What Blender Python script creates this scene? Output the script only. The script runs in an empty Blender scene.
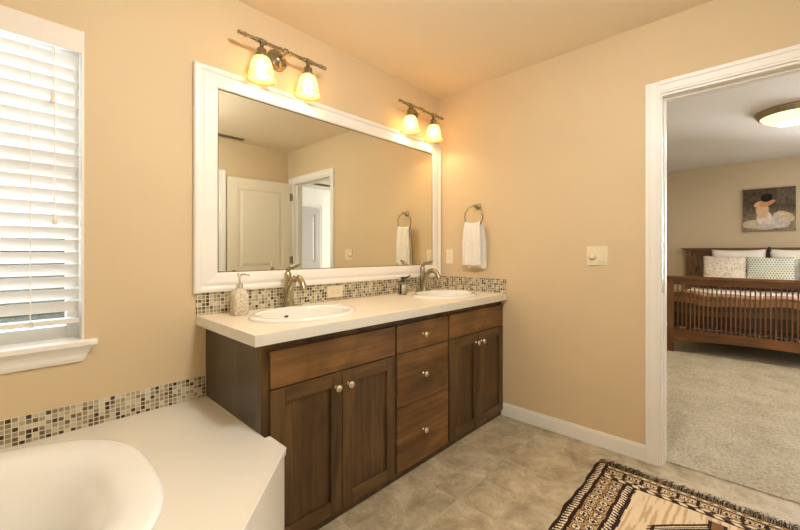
import bpy, math, random
from mathutils import Vector, Matrix, noise
random.seed(7)
SC = bpy.context.scene
COL = SC.collection
PI = math.pi

# ------------------------------------------------------------------ camera
cam_d = bpy.data.cameras.new('camera')
cam = bpy.data.objects.new('camera', cam_d); COL.objects.link(cam)
cam.location = (-2.4576, -1.8929, 1.1635)
cam.rotation_euler = (PI/2, 0, math.radians(43.634) - PI/2)
cam_d.sensor_width = 36.0
cam_d.lens = 36.0*372.9/800.0
cam_d.shift_y = -12.0/800.0
cam_d.clip_start = 0.02
SC.camera = cam

# ------------------------------------------------------------------ world, lights, exposure
SC.view_settings.view_transform = 'Standard'
SC.view_settings.look = 'None'
SC.view_settings.exposure = 0.12
SC.view_settings.gamma = 1.0
w = bpy.data.worlds.new('sky'); SC.world = w
w.use_nodes = True
wn = w.node_tree.nodes; wn.clear()
bg = wn.new('ShaderNodeBackground'); wo = wn.new('ShaderNodeOutputWorld')
bg.inputs[0].default_value = (0.80, 0.90, 1.0, 1); bg.inputs[1].default_value = 1.6
w.node_tree.links.new(bg.outputs[0], wo.inputs[0])

def light(name, kind, loc, energy, color, size=0.1, rot=(0, 0, 0), size_y=None, spread=None):
    d = bpy.data.lights.new(name, kind)
    d.energy = energy; d.color = color
    if kind == 'AREA':
        d.size = size
        if size_y: d.shape = 'RECTANGLE'; d.size_y = size_y
        if spread: d.spread = spread
    else:
        d.shadow_soft_size = size
    o = bpy.data.objects.new(name, d); COL.objects.link(o)
    o.location = loc; o.rotation_euler = rot
    return o
WARM = (1.0, 0.70, 0.40)
DAY = (0.86, 0.94, 1.0)
# daylight outside the bathroom window and outside the bedroom window
light('window_daylight', 'AREA', (-2.85, 0.55, 1.5), 42, DAY, 1.3, (-PI/2, 0, 0), 1.3)
light('bedroom_daylight', 'AREA', (5.2, -3.45, 1.5), 290, (0.95, 0.97, 1.0), 1.1, (0, PI/2, 0), 1.3)
# unseen fill lamp added to brighten the bathroom; lamp inside the bedroom's ceiling fixture
light('added_bathroom_fill', 'POINT', (-1.70, -1.50, 2.32), 74, (0.935, 0.97, 1.0), 0.12)
light('bedroom_ceiling_bulb', 'AREA', (2.36, -2.13, 2.325), 30, (1.0, 0.86, 0.68), 0.30)
BULB_POWER = 5.4
BEDROOM_UP = None

# ------------------------------------------------------------------ materials
def lin(c):
    return tuple(((v/255.0)/12.92 if v/255.0 <= 0.04045 else ((v/255.0+0.055)/1.055)**2.4) for v in c) + (1.0,)

def new_mat(name):
    m = bpy.data.materials.new(name); m.use_nodes = True
    nt = m.node_tree
    return m, nt, nt.nodes['Principled BSDF']

def N(nt, typ, **kw):
    n = nt.nodes.new(typ)
    for k, v in kw.items(): setattr(n, k, v)
    return n

def coords(nt, scale=(1, 1, 1)):
    tc = N(nt, 'ShaderNodeTexCoord'); mp = N(nt, 'ShaderNodeMapping')
    mp.inputs['Scale'].default_value = scale
    nt.links.new(tc.outputs['Object'], mp.inputs[0])
    return mp.outputs[0]

def simple(name, col, rough=0.5, metal=0.0, bump=0.0, bscale=200, var=0.0, vscale=6, spec=0.5, coat=0.0, rand=0.0):
    m, nt, b = new_mat(name)
    b.inputs['Base Color'].default_value = lin(col)
    b.inputs['Roughness'].default_value = rough
    b.inputs['Metallic'].default_value = metal
    b.inputs['Specular IOR Level'].default_value = spec
    b.inputs['Coat Weight'].default_value = coat
    c = coords(nt)
    nz = N(nt, 'ShaderNodeTexNoise'); nz.inputs['Scale'].default_value = vscale; nz.inputs['Detail'].default_value = 3
    nt.links.new(c, nz.inputs[0])
    rp = N(nt, 'ShaderNodeValToRGB')
    k = max(var, 0.004)
    rp.color_ramp.elements[0].color = tuple(v*(1-k) for v in lin(col)[:3]) + (1,)
    rp.color_ramp.elements[1].color = tuple(min(1, v*(1+k)) for v in lin(col)[:3]) + (1,)
    rp.color_ramp.elements[0].position = .3; rp.color_ramp.elements[1].position = .7
    nt.links.new(nz.outputs[0], rp.inputs[0]); nt.links.new(rp.outputs[0], b.inputs['Base Color'])
    if bump > 0:
        n2 = N(nt, 'ShaderNodeTexNoise'); n2.inputs['Scale'].default_value = bscale; n2.inputs['Detail'].default_value = 2
        nt.links.new(c, n2.inputs[0])
        bp = N(nt, 'ShaderNodeBump'); bp.inputs['Strength'].default_value = bump; bp.inputs['Distance'].default_value = 0.002
        nt.links.new(n2.outputs[0], bp.inputs['Height']); nt.links.new(bp.outputs[0], b.inputs['Normal'])
    return m

def wood(name, dark, mid, light_, grain='z', rough=0.38):
    m, nt, b = new_mat(name)
    s = {'z': (38, 38, 2.2), 'x': (2.2, 38, 38), 'y': (38, 2.2, 38)}[grain]
    c = coords(nt, s)
    n1 = N(nt, 'ShaderNodeTexNoise'); n1.inputs['Scale'].default_value = 1.0; n1.inputs['Detail'].default_value = 7; n1.inputs['Distortion'].default_value = 0.8
    nt.links.new(c, n1.inputs[0])
    s2 = {'z': (5, 5, 1.6), 'x': (1.6, 5, 5), 'y': (5, 1.6, 5)}[grain]
    c2 = coords(nt, s2)
    n2 = N(nt, 'ShaderNodeTexNoise'); n2.inputs['Scale'].default_value = 1.3; n2.inputs['Detail'].default_value = 3; n2.inputs['Distortion'].default_value = 1.2
    nt.links.new(c2, n2.inputs[0])
    ad = N(nt, 'ShaderNodeMath', operation='MULTIPLY_ADD'); ad.inputs[1].default_value = 0.45
    nt.links.new(n1.outputs[0], ad.inputs[0])
    mu = N(nt, 'ShaderNodeMath', operation='MULTIPLY'); mu.inputs[1].default_value = 0.55
    nt.links.new(n2.outputs[0], mu.inputs[0]); nt.links.new(mu.outputs[0], ad.inputs[2])
    rp = N(nt, 'ShaderNodeValToRGB')
    e = rp.color_ramp.elements
    e[0].position = .34; e[0].color = lin(dark); e[1].position = .66; e[1].color = lin(light_)
    k = e.new(.5); k.color = lin(mid)
    nt.links.new(ad.outputs[0], rp.inputs[0]); nt.links.new(rp.outputs[0], b.inputs['Base Color'])
    b.inputs['Roughness'].default_value = rough
    bp = N(nt, 'ShaderNodeBump'); bp.inputs['Strength'].default_value = 0.08; bp.inputs['Distance'].default_value = 0.001
    nt.links.new(n1.outputs[0], bp.inputs['Height']); nt.links.new(bp.outputs[0], b.inputs['Normal'])
    return m

def mosaic(name, pitch=0.0172):
    """Small glass-and-stone square tiles; u = x - y runs along either wall, v = z."""
    m, nt, b = new_mat(name)
    tc = N(nt, 'ShaderNodeTexCoord'); sp = N(nt, 'ShaderNodeSeparateXYZ')
    nt.links.new(tc.outputs['Object'], sp.inputs[0])
    def math_(op, a, bb=None, c=None):
        n = N(nt, 'ShaderNodeMath', operation=op)
        for i, v in enumerate((a, bb, c)):
            if v is None: continue
            if isinstance(v, (int, float)): n.inputs[i].default_value = v
            else: nt.links.new(v, n.inputs[i])
        return n.outputs[0]
    u = math_('DIVIDE', math_('SUBTRACT', sp.outputs[0], sp.outputs[1]), pitch)
    v = math_('DIVIDE', sp.outputs[2], pitch)
    fu, fv = math_('FLOOR', u), math_('FLOOR', v)
    ru, rv = math_('FRACT', u), math_('FRACT', v)
    du = math_('ABSOLUTE', math_('SUBTRACT', ru, .5)); dv = math_('ABSOLUTE', math_('SUBTRACT', rv, .5))
    inside = math_('LESS_THAN', math_('MAXIMUM', du, dv), .41)
    cb = N(nt, 'ShaderNodeCombineXYZ'); nt.links.new(fu, cb.inputs[0]); nt.links.new(fv, cb.inputs[1])
    wn_ = N(nt, 'ShaderNodeTexWhiteNoise'); nt.links.new(cb.outputs[0], wn_.inputs[0])
    rp = N(nt, 'ShaderNodeValToRGB'); rp.color_ramp.interpolation = 'CONSTANT'
    e = rp.color_ramp.elements
    tones = [(0, (62, 50, 36)), (.13, (104, 90, 68)), (.24, (150, 138, 112)), (.40, (128, 120, 98)), (.50, (178, 166, 138)),
             (.66, (198, 190, 166)), (.80, (160, 152, 130)), (.90, (212, 204, 182))]
    e[0].position = 0; e[0].color = lin(tones[0][1]); e[1].position = tones[1][0]; e[1].color = lin(tones[1][1])
    for p, c in tones[2:]:
        k = e.new(p); k.color = lin(c)
    nt.links.new(wn_.outputs[0], rp.inputs[0])
    mx = N(nt, 'ShaderNodeMix', data_type='RGBA')
    nt.links.new(inside, mx.inputs[0]); mx.inputs[6].default_value = lin((222, 210, 184)); nt.links.new(rp.outputs[0], mx.inputs[7])
    nt.links.new(mx.outputs[2], b.inputs['Base Color'])
    nt.links.new(math_('MULTIPLY_ADD', inside, -.45, .7), b.inputs['Roughness'])
    bp = N(nt, 'ShaderNodeBump'); bp.inputs['Strength'].default_value = .5; bp.inputs['Distance'].default_value = .0015
    nt.links.new(inside, bp.inputs['Height']); nt.links.new(bp.outputs[0], b.inputs['Normal'])
    return m

def floor_tile(name):
    m, nt, b = new_mat(name)
    tc = N(nt, 'ShaderNodeTexCoord'); sp = N(nt, 'ShaderNodeSeparateXYZ'); nt.links.new(tc.outputs['Object'], sp.inputs[0])
    def math_(op, a, bb=None):
        n = N(nt, 'ShaderNodeMath', operation=op)
        for i, v in enumerate((a, bb)):
            if v is None: continue
            if isinstance(v, (int, float)): n.inputs[i].default_value = v
            else: nt.links.new(v, n.inputs[i])
        return n.outputs[0]
    P = .4675
    u = math_('DIVIDE', math_('ADD', sp.outputs[0], .530), P); v = math_('DIVIDE', math_('ADD', sp.outputs[1], .877), P)
    du = math_('ABSOLUTE', math_('SUBTRACT', math_('FRACT', math_('ADD', u, .5)), .5))
    dv = math_('ABSOLUTE', math_('SUBTRACT', math_('FRACT', math_('ADD', v, .5)), .5))
    grout = math_('LESS_THAN', math_('MINIMUM', du, dv), .0042)
    cb = N(nt, 'ShaderNodeCombineXYZ'); nt.links.new(math_('FLOOR', u), cb.inputs[0]); nt.links.new(math_('FLOOR', v), cb.inputs[1])
    wn_ = N(nt, 'ShaderNodeTexWhiteNoise'); nt.links.new(cb.outputs[0], wn_.inputs[0])
    va = N(nt, 'ShaderNodeVectorMath', operation='MULTIPLY_ADD')
    nt.links.new(wn_.outputs[1], va.inputs[0]); va.inputs[1].default_value = (7, 7, 7); nt.links.new(tc.outputs['Object'], va.inputs[2])
    n1 = N(nt, 'ShaderNodeTexNoise'); n1.inputs['Scale'].default_value = 6.5; n1.inputs['Detail'].default_value = 9; n1.inputs['Roughness'].default_value = .68; n1.inputs['Distortion'].default_value = .45
    nt.links.new(va.outputs[0], n1.inputs[0])
    rp = N(nt, 'ShaderNodeValToRGB'); e = rp.color_ramp.elements
    e[0].position = .34; e[0].color = lin((148, 134, 108)); e[1].position = .68; e[1].color = lin((212, 201, 177))
    k = e.new(.5); k.color = lin((178, 164, 137))
    nt.links.new(n1.outputs[0], rp.inputs[0])
    # thin lighter veins
    n3 = N(nt, 'ShaderNodeTexNoise'); n3.inputs['Scale'].default_value = 9; n3.inputs['Detail'].default_value = 5; n3.inputs['Distortion'].default_value = 2.2
    nt.links.new(va.outputs[0], n3.inputs[0])
    vein = math_('LESS_THAN', math_('ABSOLUTE', math_('SUBTRACT', n3.outputs[0], .5)), .008)
    mv = N(nt, 'ShaderNodeMix', data_type='RGBA'); nt.links.new(math_('MULTIPLY', vein, .45), mv.inputs[0])
    nt.links.new(rp.outputs[0], mv.inputs[6]); mv.inputs[7].default_value = lin((216, 206, 184))
    mx = N(nt, 'ShaderNodeMix', data_type='RGBA'); nt.links.new(grout, mx.inputs[0])
    nt.links.new(mv.outputs[2], mx.inputs[6]); mx.inputs[7].default_value = lin((196, 184, 158))
    nt.links.new(mx.outputs[2], b.inputs['Base Color'])
    b.inputs['Roughness'].default_value = .38
    bp = N(nt, 'ShaderNodeBump'); bp.inputs['Strength'].default_value = .25; bp.inputs['Distance'].default_value = .002
    hh = math_('SUBTRACT', n1.outputs[0], grout)
    nt.links.new(hh, bp.inputs['Height']); nt.links.new(bp.outputs[0], b.inputs['Normal'])
    return m

def deck_tile(name):
    """Large cream tiles with hairline joints."""
    m = simple(name, (230, 224, 211), .34, bump=.04, bscale=60, var=.02, vscale=3)
    nt = m.node_tree; b = nt.nodes['Principled BSDF']
    src = b.inputs['Base Color'].links[0].from_socket
    tc = N(nt, 'ShaderNodeTexCoord'); sp = N(nt, 'ShaderNodeSeparateXYZ'); nt.links.new(tc.outputs['Object'], sp.inputs[0])
    a = N(nt, 'ShaderNodeMath', operation='ADD'); a.inputs[1].default_value = .485; nt.links.new(sp.outputs[1], a.inputs[0])
    ab = N(nt, 'ShaderNodeMath', operation='ABSOLUTE'); nt.links.new(a.outputs[0], ab.inputs[0])
    lt = N(nt, 'ShaderNodeMath', operation='LESS_THAN'); lt.inputs[1].default_value = .0013; nt.links.new(ab.outputs[0], lt.inputs[0])
    mx = N(nt, 'ShaderNodeMix', data_type='RGBA'); nt.links.new(lt.outputs[0], mx.inputs[0]); nt.links.new(src, mx.inputs[6]); mx.inputs[7].default_value = lin((170, 160, 142))
    nt.links.new(mx.outputs[2], b.inputs['Base Color'])
    return m

def carpet_mat(name):
    m, nt, b = new_mat(name)
    c = coords(nt)
    n1 = N(nt, 'ShaderNodeTexNoise'); n1.inputs['Scale'].default_value = 75; n1.inputs['Detail'].default_value = 4; n1.inputs['Roughness'].default_value = .7
    n2 = N(nt, 'ShaderNodeTexNoise'); n2.inputs['Scale'].default_value = 5; n2.inputs['Detail'].default_value = 3
    nt.links.new(c, n1.inputs[0]); nt.links.new(c, n2.inputs[0])
    ma = N(nt, 'ShaderNodeMath', operation='MULTIPLY_ADD'); ma.inputs[1].default_value = .25
    nt.links.new(n2.outputs[0], ma.inputs[0]); 
    mu = N(nt, 'ShaderNodeMath', operation='MULTIPLY'); mu.inputs[1].default_value = .75
    nt.links.new(n1.outputs[0], mu.inputs[0]); nt.links.new(mu.outputs[0], ma.inputs[2])
    rp = N(nt, 'ShaderNodeValToRGB'); e = rp.color_ramp.elements
    e[0].position = .32; e[0].color = lin((148, 138, 116)); e[1].position = .66; e[1].color = lin((212, 203, 182))
    nt.links.new(ma.outputs[0], rp.inputs[0]); nt.links.new(rp.outputs[0], b.inputs['Base Color'])
    b.inputs['Roughness'].default_value = .95; b.inputs['Specular IOR Level'].default_value = .1
    bp = N(nt, 'ShaderNodeBump'); bp.inputs['Strength'].default_value = .8; bp.inputs['Distance'].default_value = .008
    nt.links.new(n1.outputs[0], bp.inputs['Height']); nt.links.new(bp.outputs[0], b.inputs['Normal'])
    return m

def vcol(name, rough=.9, bump=.4, bscale=500):
    m, nt, b = new_mat(name)
    at = N(nt, 'ShaderNodeVertexColor', layer_name='weave')
    nt.links.new(at.outputs[0], b.inputs['Base Color'])
    b.inputs['Roughness'].default_value = rough; b.inputs['Specular IOR Level'].default_value = .15
    n2 = N(nt, 'ShaderNodeTexNoise'); n2.inputs['Scale'].default_value = bscale
    nt.links.new(coords(nt), n2.inputs[0])
    bp = N(nt, 'ShaderNodeBump'); bp.inputs['Strength'].default_value = bump; bp.inputs['Distance'].default_value = .002
    nt.links.new(n2.outputs[0], bp.inputs['Height']); nt.links.new(bp.outputs[0], b.inputs['Normal'])
    return m

def thin_glass(name, tint=(1, 1, 1), fac=.08, rough=0.02):
    m, nt, b = new_mat(name)
    nt.nodes.remove(b)
    out = [n for n in nt.nodes if n.type == 'OUTPUT_MATERIAL'][0]
    tr = N(nt, 'ShaderNodeBsdfTransparent'); tr.inputs[0].default_value = tint + (1,)
    gl = N(nt, 'ShaderNodeBsdfGlossy'); gl.inputs['Roughness'].default_value = rough
    fr = N(nt, 'ShaderNodeFresnel'); fr.inputs[0].default_value = 1.45
    ma = N(nt, 'ShaderNodeMath', operation='MAXIMUM'); ma.inputs[1].default_value = fac
    nt.links.new(fr.outputs[0], ma.inputs[0])
    mx = N(nt, 'ShaderNodeMixShader'); nt.links.new(ma.outputs[0], mx.inputs[0])
    nt.links.new(tr.outputs[0], mx.inputs[1]); nt.links.new(gl.outputs[0], mx.inputs[2]); nt.links.new(mx.outputs[0], out.inputs[0])
    return m

def frosted(name, col, through=.45, emit=None, estr=0):
    """Lamp glass: diffuse + translucent, partly clear so the bulb shows and lights the room."""
    m, nt, b = new_mat(name)
    nt.nodes.remove(b)
    out = [n for n in nt.nodes if n.type == 'OUTPUT_MATERIAL'][0]
    tr = N(nt, 'ShaderNodeBsdfTransparent'); tr.inputs[0].default_value = (1, .97, .9, 1)
    tl = N(nt, 'ShaderNodeBsdfTranslucent'); tl.inputs[0].default_value = lin(col)
    df = N(nt, 'ShaderNodeBsdfPrincipled'); df.inputs['Base Color'].default_value = lin(col); df.inputs['Roughness'].default_value = .25
    if emit:
        df.inputs['Emission Color'].default_value = lin(emit); df.inputs['Emission Strength'].default_value = estr
    a = N(nt, 'ShaderNodeMixShader'); a.inputs[0].default_value = .55; nt.links.new(tl.outputs[0], a.inputs[2]); nt.links.new(df.outputs[0], a.inputs[1])
    mx = N(nt, 'ShaderNodeMixShader'); mx.inputs[0].default_value = through
    nt.links.new(a.outputs[0], mx.inputs[1]); nt.links.new(tr.outputs[0], mx.inputs[2]); nt.links.new(mx.outputs[0], out.inputs[0])
    return m

def emis(name, col, strength):
    m, nt, b = new_mat(name)
    b.inputs['Base Color'].default_value = lin(col)
    b.inputs['Emission Color'].default_value = lin(col); b.inputs['Emission Strength'].default_value = strength
    return m

M_WALL = simple('tan_wall_paint', (218, 196, 158), .75, bump=.12, bscale=260, var=.015, vscale=2)
M_WALLB = simple('beige_bedroom_paint', (206, 190, 162), .8, bump=.1, bscale=260, var=.01)
M_CEIL = simple('cream_ceiling_paint', (243, 228, 202), .85, bump=.15, bscale=180)
M_CEILB = simple('white_bedroom_ceiling_paint', (214, 208, 200), .85, bump=.15, bscale=180)
M_TRIM = simple('white_trim_paint', (244, 240, 233), .35, var=.01)
M_DOOR = simple('white_door_paint', (232, 222, 200), .4, var=.01)
M_FLOOR = floor_tile('stone_look_floor_tile')
M_CARPET = carpet_mat('cut_pile_carpet')
M_COUNTER = simple('cream_counter_tile', (236, 224, 203), .3, bump=.03, bscale=50, var=.015)
M_EDGE = simple('pale_counter_edge', (232, 228, 218), .35, var=.01)
M_DECK = deck_tile('cream_deck_tile')
M_MOSAIC = mosaic('small_mosaic_tile')
M_PORC = simple('white_porcelain', (240, 237, 230), .08, coat=.5)
M_TUB = simple('white_tub_acrylic', (249, 248, 244), .22, coat=.3)
M_NICKEL = simple('brushed_nickel', (166, 156, 132), .27, metal=1.0, var=.05, vscale=40)
M_KNOB = simple('satin_nickel_knob', (226, 216, 200), .24, metal=1.0)
M_CHROME = simple('polished_chrome', (225, 222, 215), .08, metal=1.0)
M_WOODV = wood('dark_stained_wood_upright_grain', (56, 39, 20), (84, 61, 34), (108, 81, 48), 'z')
M_WOODH = wood('dark_stained_wood_level_grain', (76, 51, 25), (112, 78, 41), (140, 102, 58), 'x')
M_WOODS = wood('dark_stained_side_panel', (58, 46, 33), (70, 56, 41), (84, 68, 50), 'z', .3)
M_INSIDE = simple('dark_cabinet_recess', (40, 28, 18), .7)
M_BEDW = wood('reddish_brown_bed_wood', (78, 48, 24), (104, 66, 34), (128, 84, 46), 'y', .35)
M_BEDS = wood('reddish_brown_slat_wood', (84, 53, 27), (108, 70, 38), (132, 90, 50), 'z', .35)
M_SLAT = simple('white_blind_slat', (240, 239, 235), .7, var=.01)
M_VALANCE = simple('white_blind_valance', (238, 228, 216), .45, var=.01)
M_VINYL = simple('white_window_vinyl', (235, 234, 228), .4)
M_PLATE = simple('ivory_switch_plate', (236, 222, 190), .35)
M_PLATEW = simple('white_outlet_plate', (244, 230, 204), .35)
M_SLOT = simple('dark_slot', (50, 42, 34), .6)
M_TOWEL = simple('white_terry_towel', (243, 238, 230), .95, bump=.9, bscale=420, var=.04, vscale=60, spec=.1)
M_WHITE = simple('white_bed_linen', (240, 236, 230), .9, bump=.3, bscale=40, var=.02)
M_MIRROR = simple('silvered_mirror', (238, 238, 228), 0.0, metal=1.0)
M_GLASS = thin_glass('window_glass')
M_SHADE = frosted('frosted_alabaster_glass', (214, 192, 148), .28)
M_BULB = frosted('glowing_bulb', (255, 240, 214), .55, (255, 232, 185), 3.0)
M_DIFF = frosted('warm_ceiling_glass', (252, 238, 208), .08, (255, 238, 200), 2.0)
M_CLEAR = thin_glass('clear_bottle_glass', (.93, .92, .88), .12)
M_SOAPT = simple('pebbled_soap_glass', (212, 200, 178), .2, bump=.8, bscale=160, var=.3, vscale=110)
M_LOTION = simple('cream_lotion', (250, 242, 214), .4)
M_BLACK = simple('black_plastic', (24, 21, 19), .35)
M_HEDGE = simple('dark_green_leaves', (72, 78, 46), .8, bump=1.0, bscale=30, var=.5, vscale=14)
M_GRASS = simple('lawn_grass', (98, 104, 62), .9, bump=1.0, bscale=60, var=.3, vscale=20)
M_STEEL = simple('brushed_steel_drain', (200, 198, 190), .25, metal=1.0)

# ------------------------------------------------------------------ mesh helpers (geometry is written in world coordinates)
class MB:
    def __init__(s): s.v = []; s.f = []; s.mi = []; s.sm = []
    def add(s, vs, fs, mi=0, smooth=False):
        o = len(s.v); s.v += [tuple(p) for p in vs]
        for f in fs: s.f.append(tuple(i+o for i in f)); s.mi.append(mi); s.sm.append(smooth)
        return s
    def box(s, x0, x1, y0, y1, z0, z1, mi=0):
        x0, x1 = sorted((x0, x1)); y0, y1 = sorted((y0, y1)); z0, z1 = sorted((z0, z1))
        vs = [(x0,y0,z0),(x1,y0,z0),(x1,y1,z0),(x0,y1,z0),(x0,y0,z1),(x1,y0,z1),(x1,y1,z1),(x0,y1,z1)]
        return s.add(vs, [(3,2,1,0),(4,5,6,7),(0,1,5,4),(1,2,6,5),(2,3,7,6),(3,0,4,7)], mi)
    def prism(s, poly, z0, z1, mi=0):
        n = len(poly)
        a = sum(poly[i][0]*poly[(i+1)%n][1]-poly[(i+1)%n][0]*poly[i][1] for i in range(n))
        if a < 0: poly = poly[::-1]
        vs = [(x,y,z0) for x,y in poly]+[(x,y,z1) for x,y in poly]
        fs = [tuple(range(n-1,-1,-1)), tuple(range(n,2*n))]+[(i,(i+1)%n,n+(i+1)%n,n+i) for i in range(n)]
        return s.add(vs, fs, mi)
    def rings(s, rings, close=True, cap0=True, cap1=True, mi=0, smooth=True):
        n = len(rings[0]); vs = [p for r in rings for p in r]; fs = []
        for k in range(len(rings)-1):
            for i in range(n if close else n-1):
                j = (i+1) % n
                fs.append((k*n+i, k*n+j, (k+1)*n+j, (k+1)*n+i))
        s.add(vs, fs, mi, smooth)
        if cap0: s.add(rings[0], [tuple(range(n-1,-1,-1))], mi)
        if cap1: s.add(rings[-1], [tuple(range(n))], mi)
        return s
    def lathe(s, prof, c, axis='z', seg=32, cap=True, mi=0, sx=1, sy=1):
        rs = []
        for r, h in prof:
            ring = []
            for i in range(seg):
                t = 2*PI*i/seg; a, b = r*math.cos(t)*sx, r*math.sin(t)*sy
                if axis == 'z': p = (c[0]+a, c[1]+b, c[2]+h)
                elif axis == 'y': p = (c[0]+a, c[1]-h, c[2]+b)      # grows towards -y
                else: p = (c[0]-h, c[1]-a, c[2]+b)                  # grows towards -x
                ring.append(p)
            rs.append(ring)
        return s.rings(rs, True, cap, cap, mi)
    def tube(s, path, r, seg=12, cap=True, mi=0, flat=1.0):
        P = [Vector(p) for p in path]; n = len(P)
        R = r if isinstance(r, (list, tuple)) else [r]*n
        up = None; rs = []
        for i in range(n):
            t = (P[min(i+1,n-1)]-P[max(i-1,0)]).normalized()
            if up is None:
                up = Vector((0,0,1)) if abs(t.z) < .9 else Vector((1,0,0))
            up = (up - t*up.dot(t))
            if up.length < 1e-5: up = Vector((0,1,0)) - t*t.y
            up.normalize(); sd = t.cross(up)
            rs.append([tuple(P[i]+(up*math.cos(2*PI*k/seg)*flat+sd*math.sin(2*PI*k/seg))*R[i]) for k in range(seg)])
        return s.rings(rs, True, cap, cap, mi)
    def torus(s, c, R, r, axis='x', seg=48, k=10, mi=0):
        rs = []
        for i in range(seg):
            t = 2*PI*i/seg; ring = []
            for j in range(k):
                p = 2*PI*j/k; rr = R+r*math.cos(p); h = r*math.sin(p)
                if axis == 'x': q = (c[0]+h, c[1]+rr*math.cos(t), c[2]+rr*math.sin(t))
                elif axis == 'y': q = (c[0]+rr*math.cos(t), c[1]+h, c[2]+rr*math.sin(t))
                else: q = (c[0]+rr*math.cos(t), c[1]+rr*math.sin(t), c[2]+h)
                ring.append(q)
            rs.append(ring)
        rs.append(rs[0])
        return s.rings(rs, True, False, False, mi)
    def sphere(s, c, r, seg=20, n=12, mi=0, sc=(1,1,1)):
        rs = []
        for a in range(n+1):
            ph = -PI/2+PI*a/n; rr = max(math.cos(ph), .002)
            rs.append([(c[0]+r*rr*math.cos(2*PI*i/seg)*sc[0], c[1]+r*rr*math.sin(2*PI*i/seg)*sc[1], c[2]+r*math.sin(ph)*sc[2]) for i in range(seg)])
        return s.rings(rs, True, True, True, mi)

def origin_of(parent):
    o = Vector((0,0,0))
    while parent is not None:
        o = o + parent.location; parent = parent.parent
    return o

def obj(name, mb, mat, parent=None, bev=0.0, seg=2, loc=None, rel=False):
    """Link one mesh object; vertices are world coordinates, moved to the parent's frame."""
    off = origin_of(parent) if not rel else Vector((0,0,0))
    base = Vector(loc) if loc is not None else Vector((0,0,0))
    me = bpy.data.meshes.new(name)
    me.from_pydata([tuple(Vector(p)-off-base) for p in mb.v], [], mb.f)
    mats = mat if isinstance(mat, (list, tuple)) else [mat]
    for m in mats: me.materials.append(m)
    me.polygons.foreach_set('material_index', mb.mi)
    me.polygons.foreach_set('use_smooth', mb.sm)
    me.validate(); me.update()
    o = bpy.data.objects.new(name, me); COL.objects.link(o)
    o.parent = parent; o.location = base
    if bev > 0:
        md = o.modifiers.new('bevel', 'BEVEL'); md.width = bev; md.segments = seg; md.limit_method = 'ANGLE'; md.angle_limit = math.radians(40)
        md.harden_normals = False
    return o

def thing(name, label, cat, loc=(0,0,0), group=None):
    o = bpy.data.objects.new(name, None); COL.objects.link(o)
    o.location = loc; o.empty_display_size = .05
    o['label'] = label; o['category'] = cat
    if group: o['group'] = group
    return o
def tag(o, label, cat, group=None):
    o['label'] = label; o['category'] = cat
    if group: o['group'] = group
    return o
def struct(name, mb, mat, parent=None, bev=0.0, label=None):
    o = obj(name, mb, mat, parent, bev)
    if parent is None: o['kind'] = 'structure'
    if label: o['label'] = label
    return o
def dup(root, loc, label=None):
    def rec(o, par):
        c = o.copy(); COL.objects.link(c)
        if par is not None: c.parent = par
        for ch in list(o.children): rec(ch, c)
        return c
    r = rec(root, None); r.location = loc
    if label: r['label'] = label
    return r
def boolean(o, cutter):
    md = o.modifiers.new('cut', 'BOOLEAN'); md.operation = 'DIFFERENCE'; md.object = cutter; md.solver = 'EXACT'
    bpy.context.view_layer.update()
    dg = bpy.context.evaluated_depsgraph_get()
    me = bpy.data.meshes.new_from_object(o.evaluated_get(dg))
    o.modifiers.clear(); old = o.data; o.data = me; me.name = o.name
    bpy.data.objects.remove(cutter); return o

# ------------------------------------------------------------------ room shell
H = 2.44
WX0, WX1, WZ0, WZ1 = -3.45, -2.256, 0.808, 2.024           # window opening in the vanity wall
DY0, DY1, DZ = -2.315, -1.521, 2.035                        # doorway to the bedroom in the right wall
XW, YC = -3.70, -2.443                                      # west wall, wall opposite the vanity
XF, YS = 4.73, -4.45                                        # bedroom far wall and side wall
BX0, BX1 = -1.62, -0.845                                    # closet doorway in the wall opposite

struct('floor', MB().box(XW-.1, .07, YC-.1, .12, -.1, 0), M_FLOOR)
struct('floor_bedroom', MB().box(.07, XF+.1, YS-.1, .12, -.1, .006), M_CARPET)
struct('ceiling', MB().box(XW-.1, .06, YC-.06, .12, H, H+.1), M_CEIL)
struct('ceiling_bedroom', MB().box(.06, XF+.1, YS-.1, .12, H, H+.1), M_CEILB)
mb = MB().box(WX1, 0, 0, .14, 0, H).box(XW-.1, WX0, 0, .14, 0, H).box(WX0, WX1, 0, .14, 0, WZ0).box(WX0, WX1, 0, .14, WZ1, H)
struct('wall_back', mb, M_WALL)
mb = MB().box(0, .12, DY1+.010, .14, 0, H).box(0, .12, DY0, DY1+.010, DZ, H).box(0, .12, YC-.12, DY0, 0, H)
# bath side painted tan, bedroom side beige
wr = struct('wall_right', mb, [M_WALL, M_WALLB])
for p in wr.data.polygons:
    if p.normal.x > .9: p.material_index = 1
mb = MB().box(XW-.1, BX0, YC-.12, YC, 0, H).box(BX1, 0, YC-.12, YC, 0, H).box(BX0, BX1, YC-.12, YC, 2.03, H)
struct('wall_front', mb, M_WALL)
struct('wall_left', MB().box(XW-.12, XW, YC, 0, 0, H), M_WALL)
struct('wall_bedroom_near', MB().box(0, .12, YS-.1, YC-.12, 0, H), M_WALLB)
struct('wall_bedroom_north', MB().box(.12, XF+.1, 0.0, .14, 0, H), M_WALLB)
B2Y0, B2Y1, B2Z0, B2Z1 = -4.05, -2.85, .85, 2.1
mb = MB().box(XF, XF+.12, B2Y1, 0, 0, H).box(XF, XF+.12, YS-.1, B2Y0, 0, H).box(XF, XF+.12, B2Y0, B2Y1, 0, B2Z0).box(XF, XF+.12, B2Y0, B2Y1, B2Z1, H)
struct('wall_bedroom_far', mb, M_WALLB)
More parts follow.
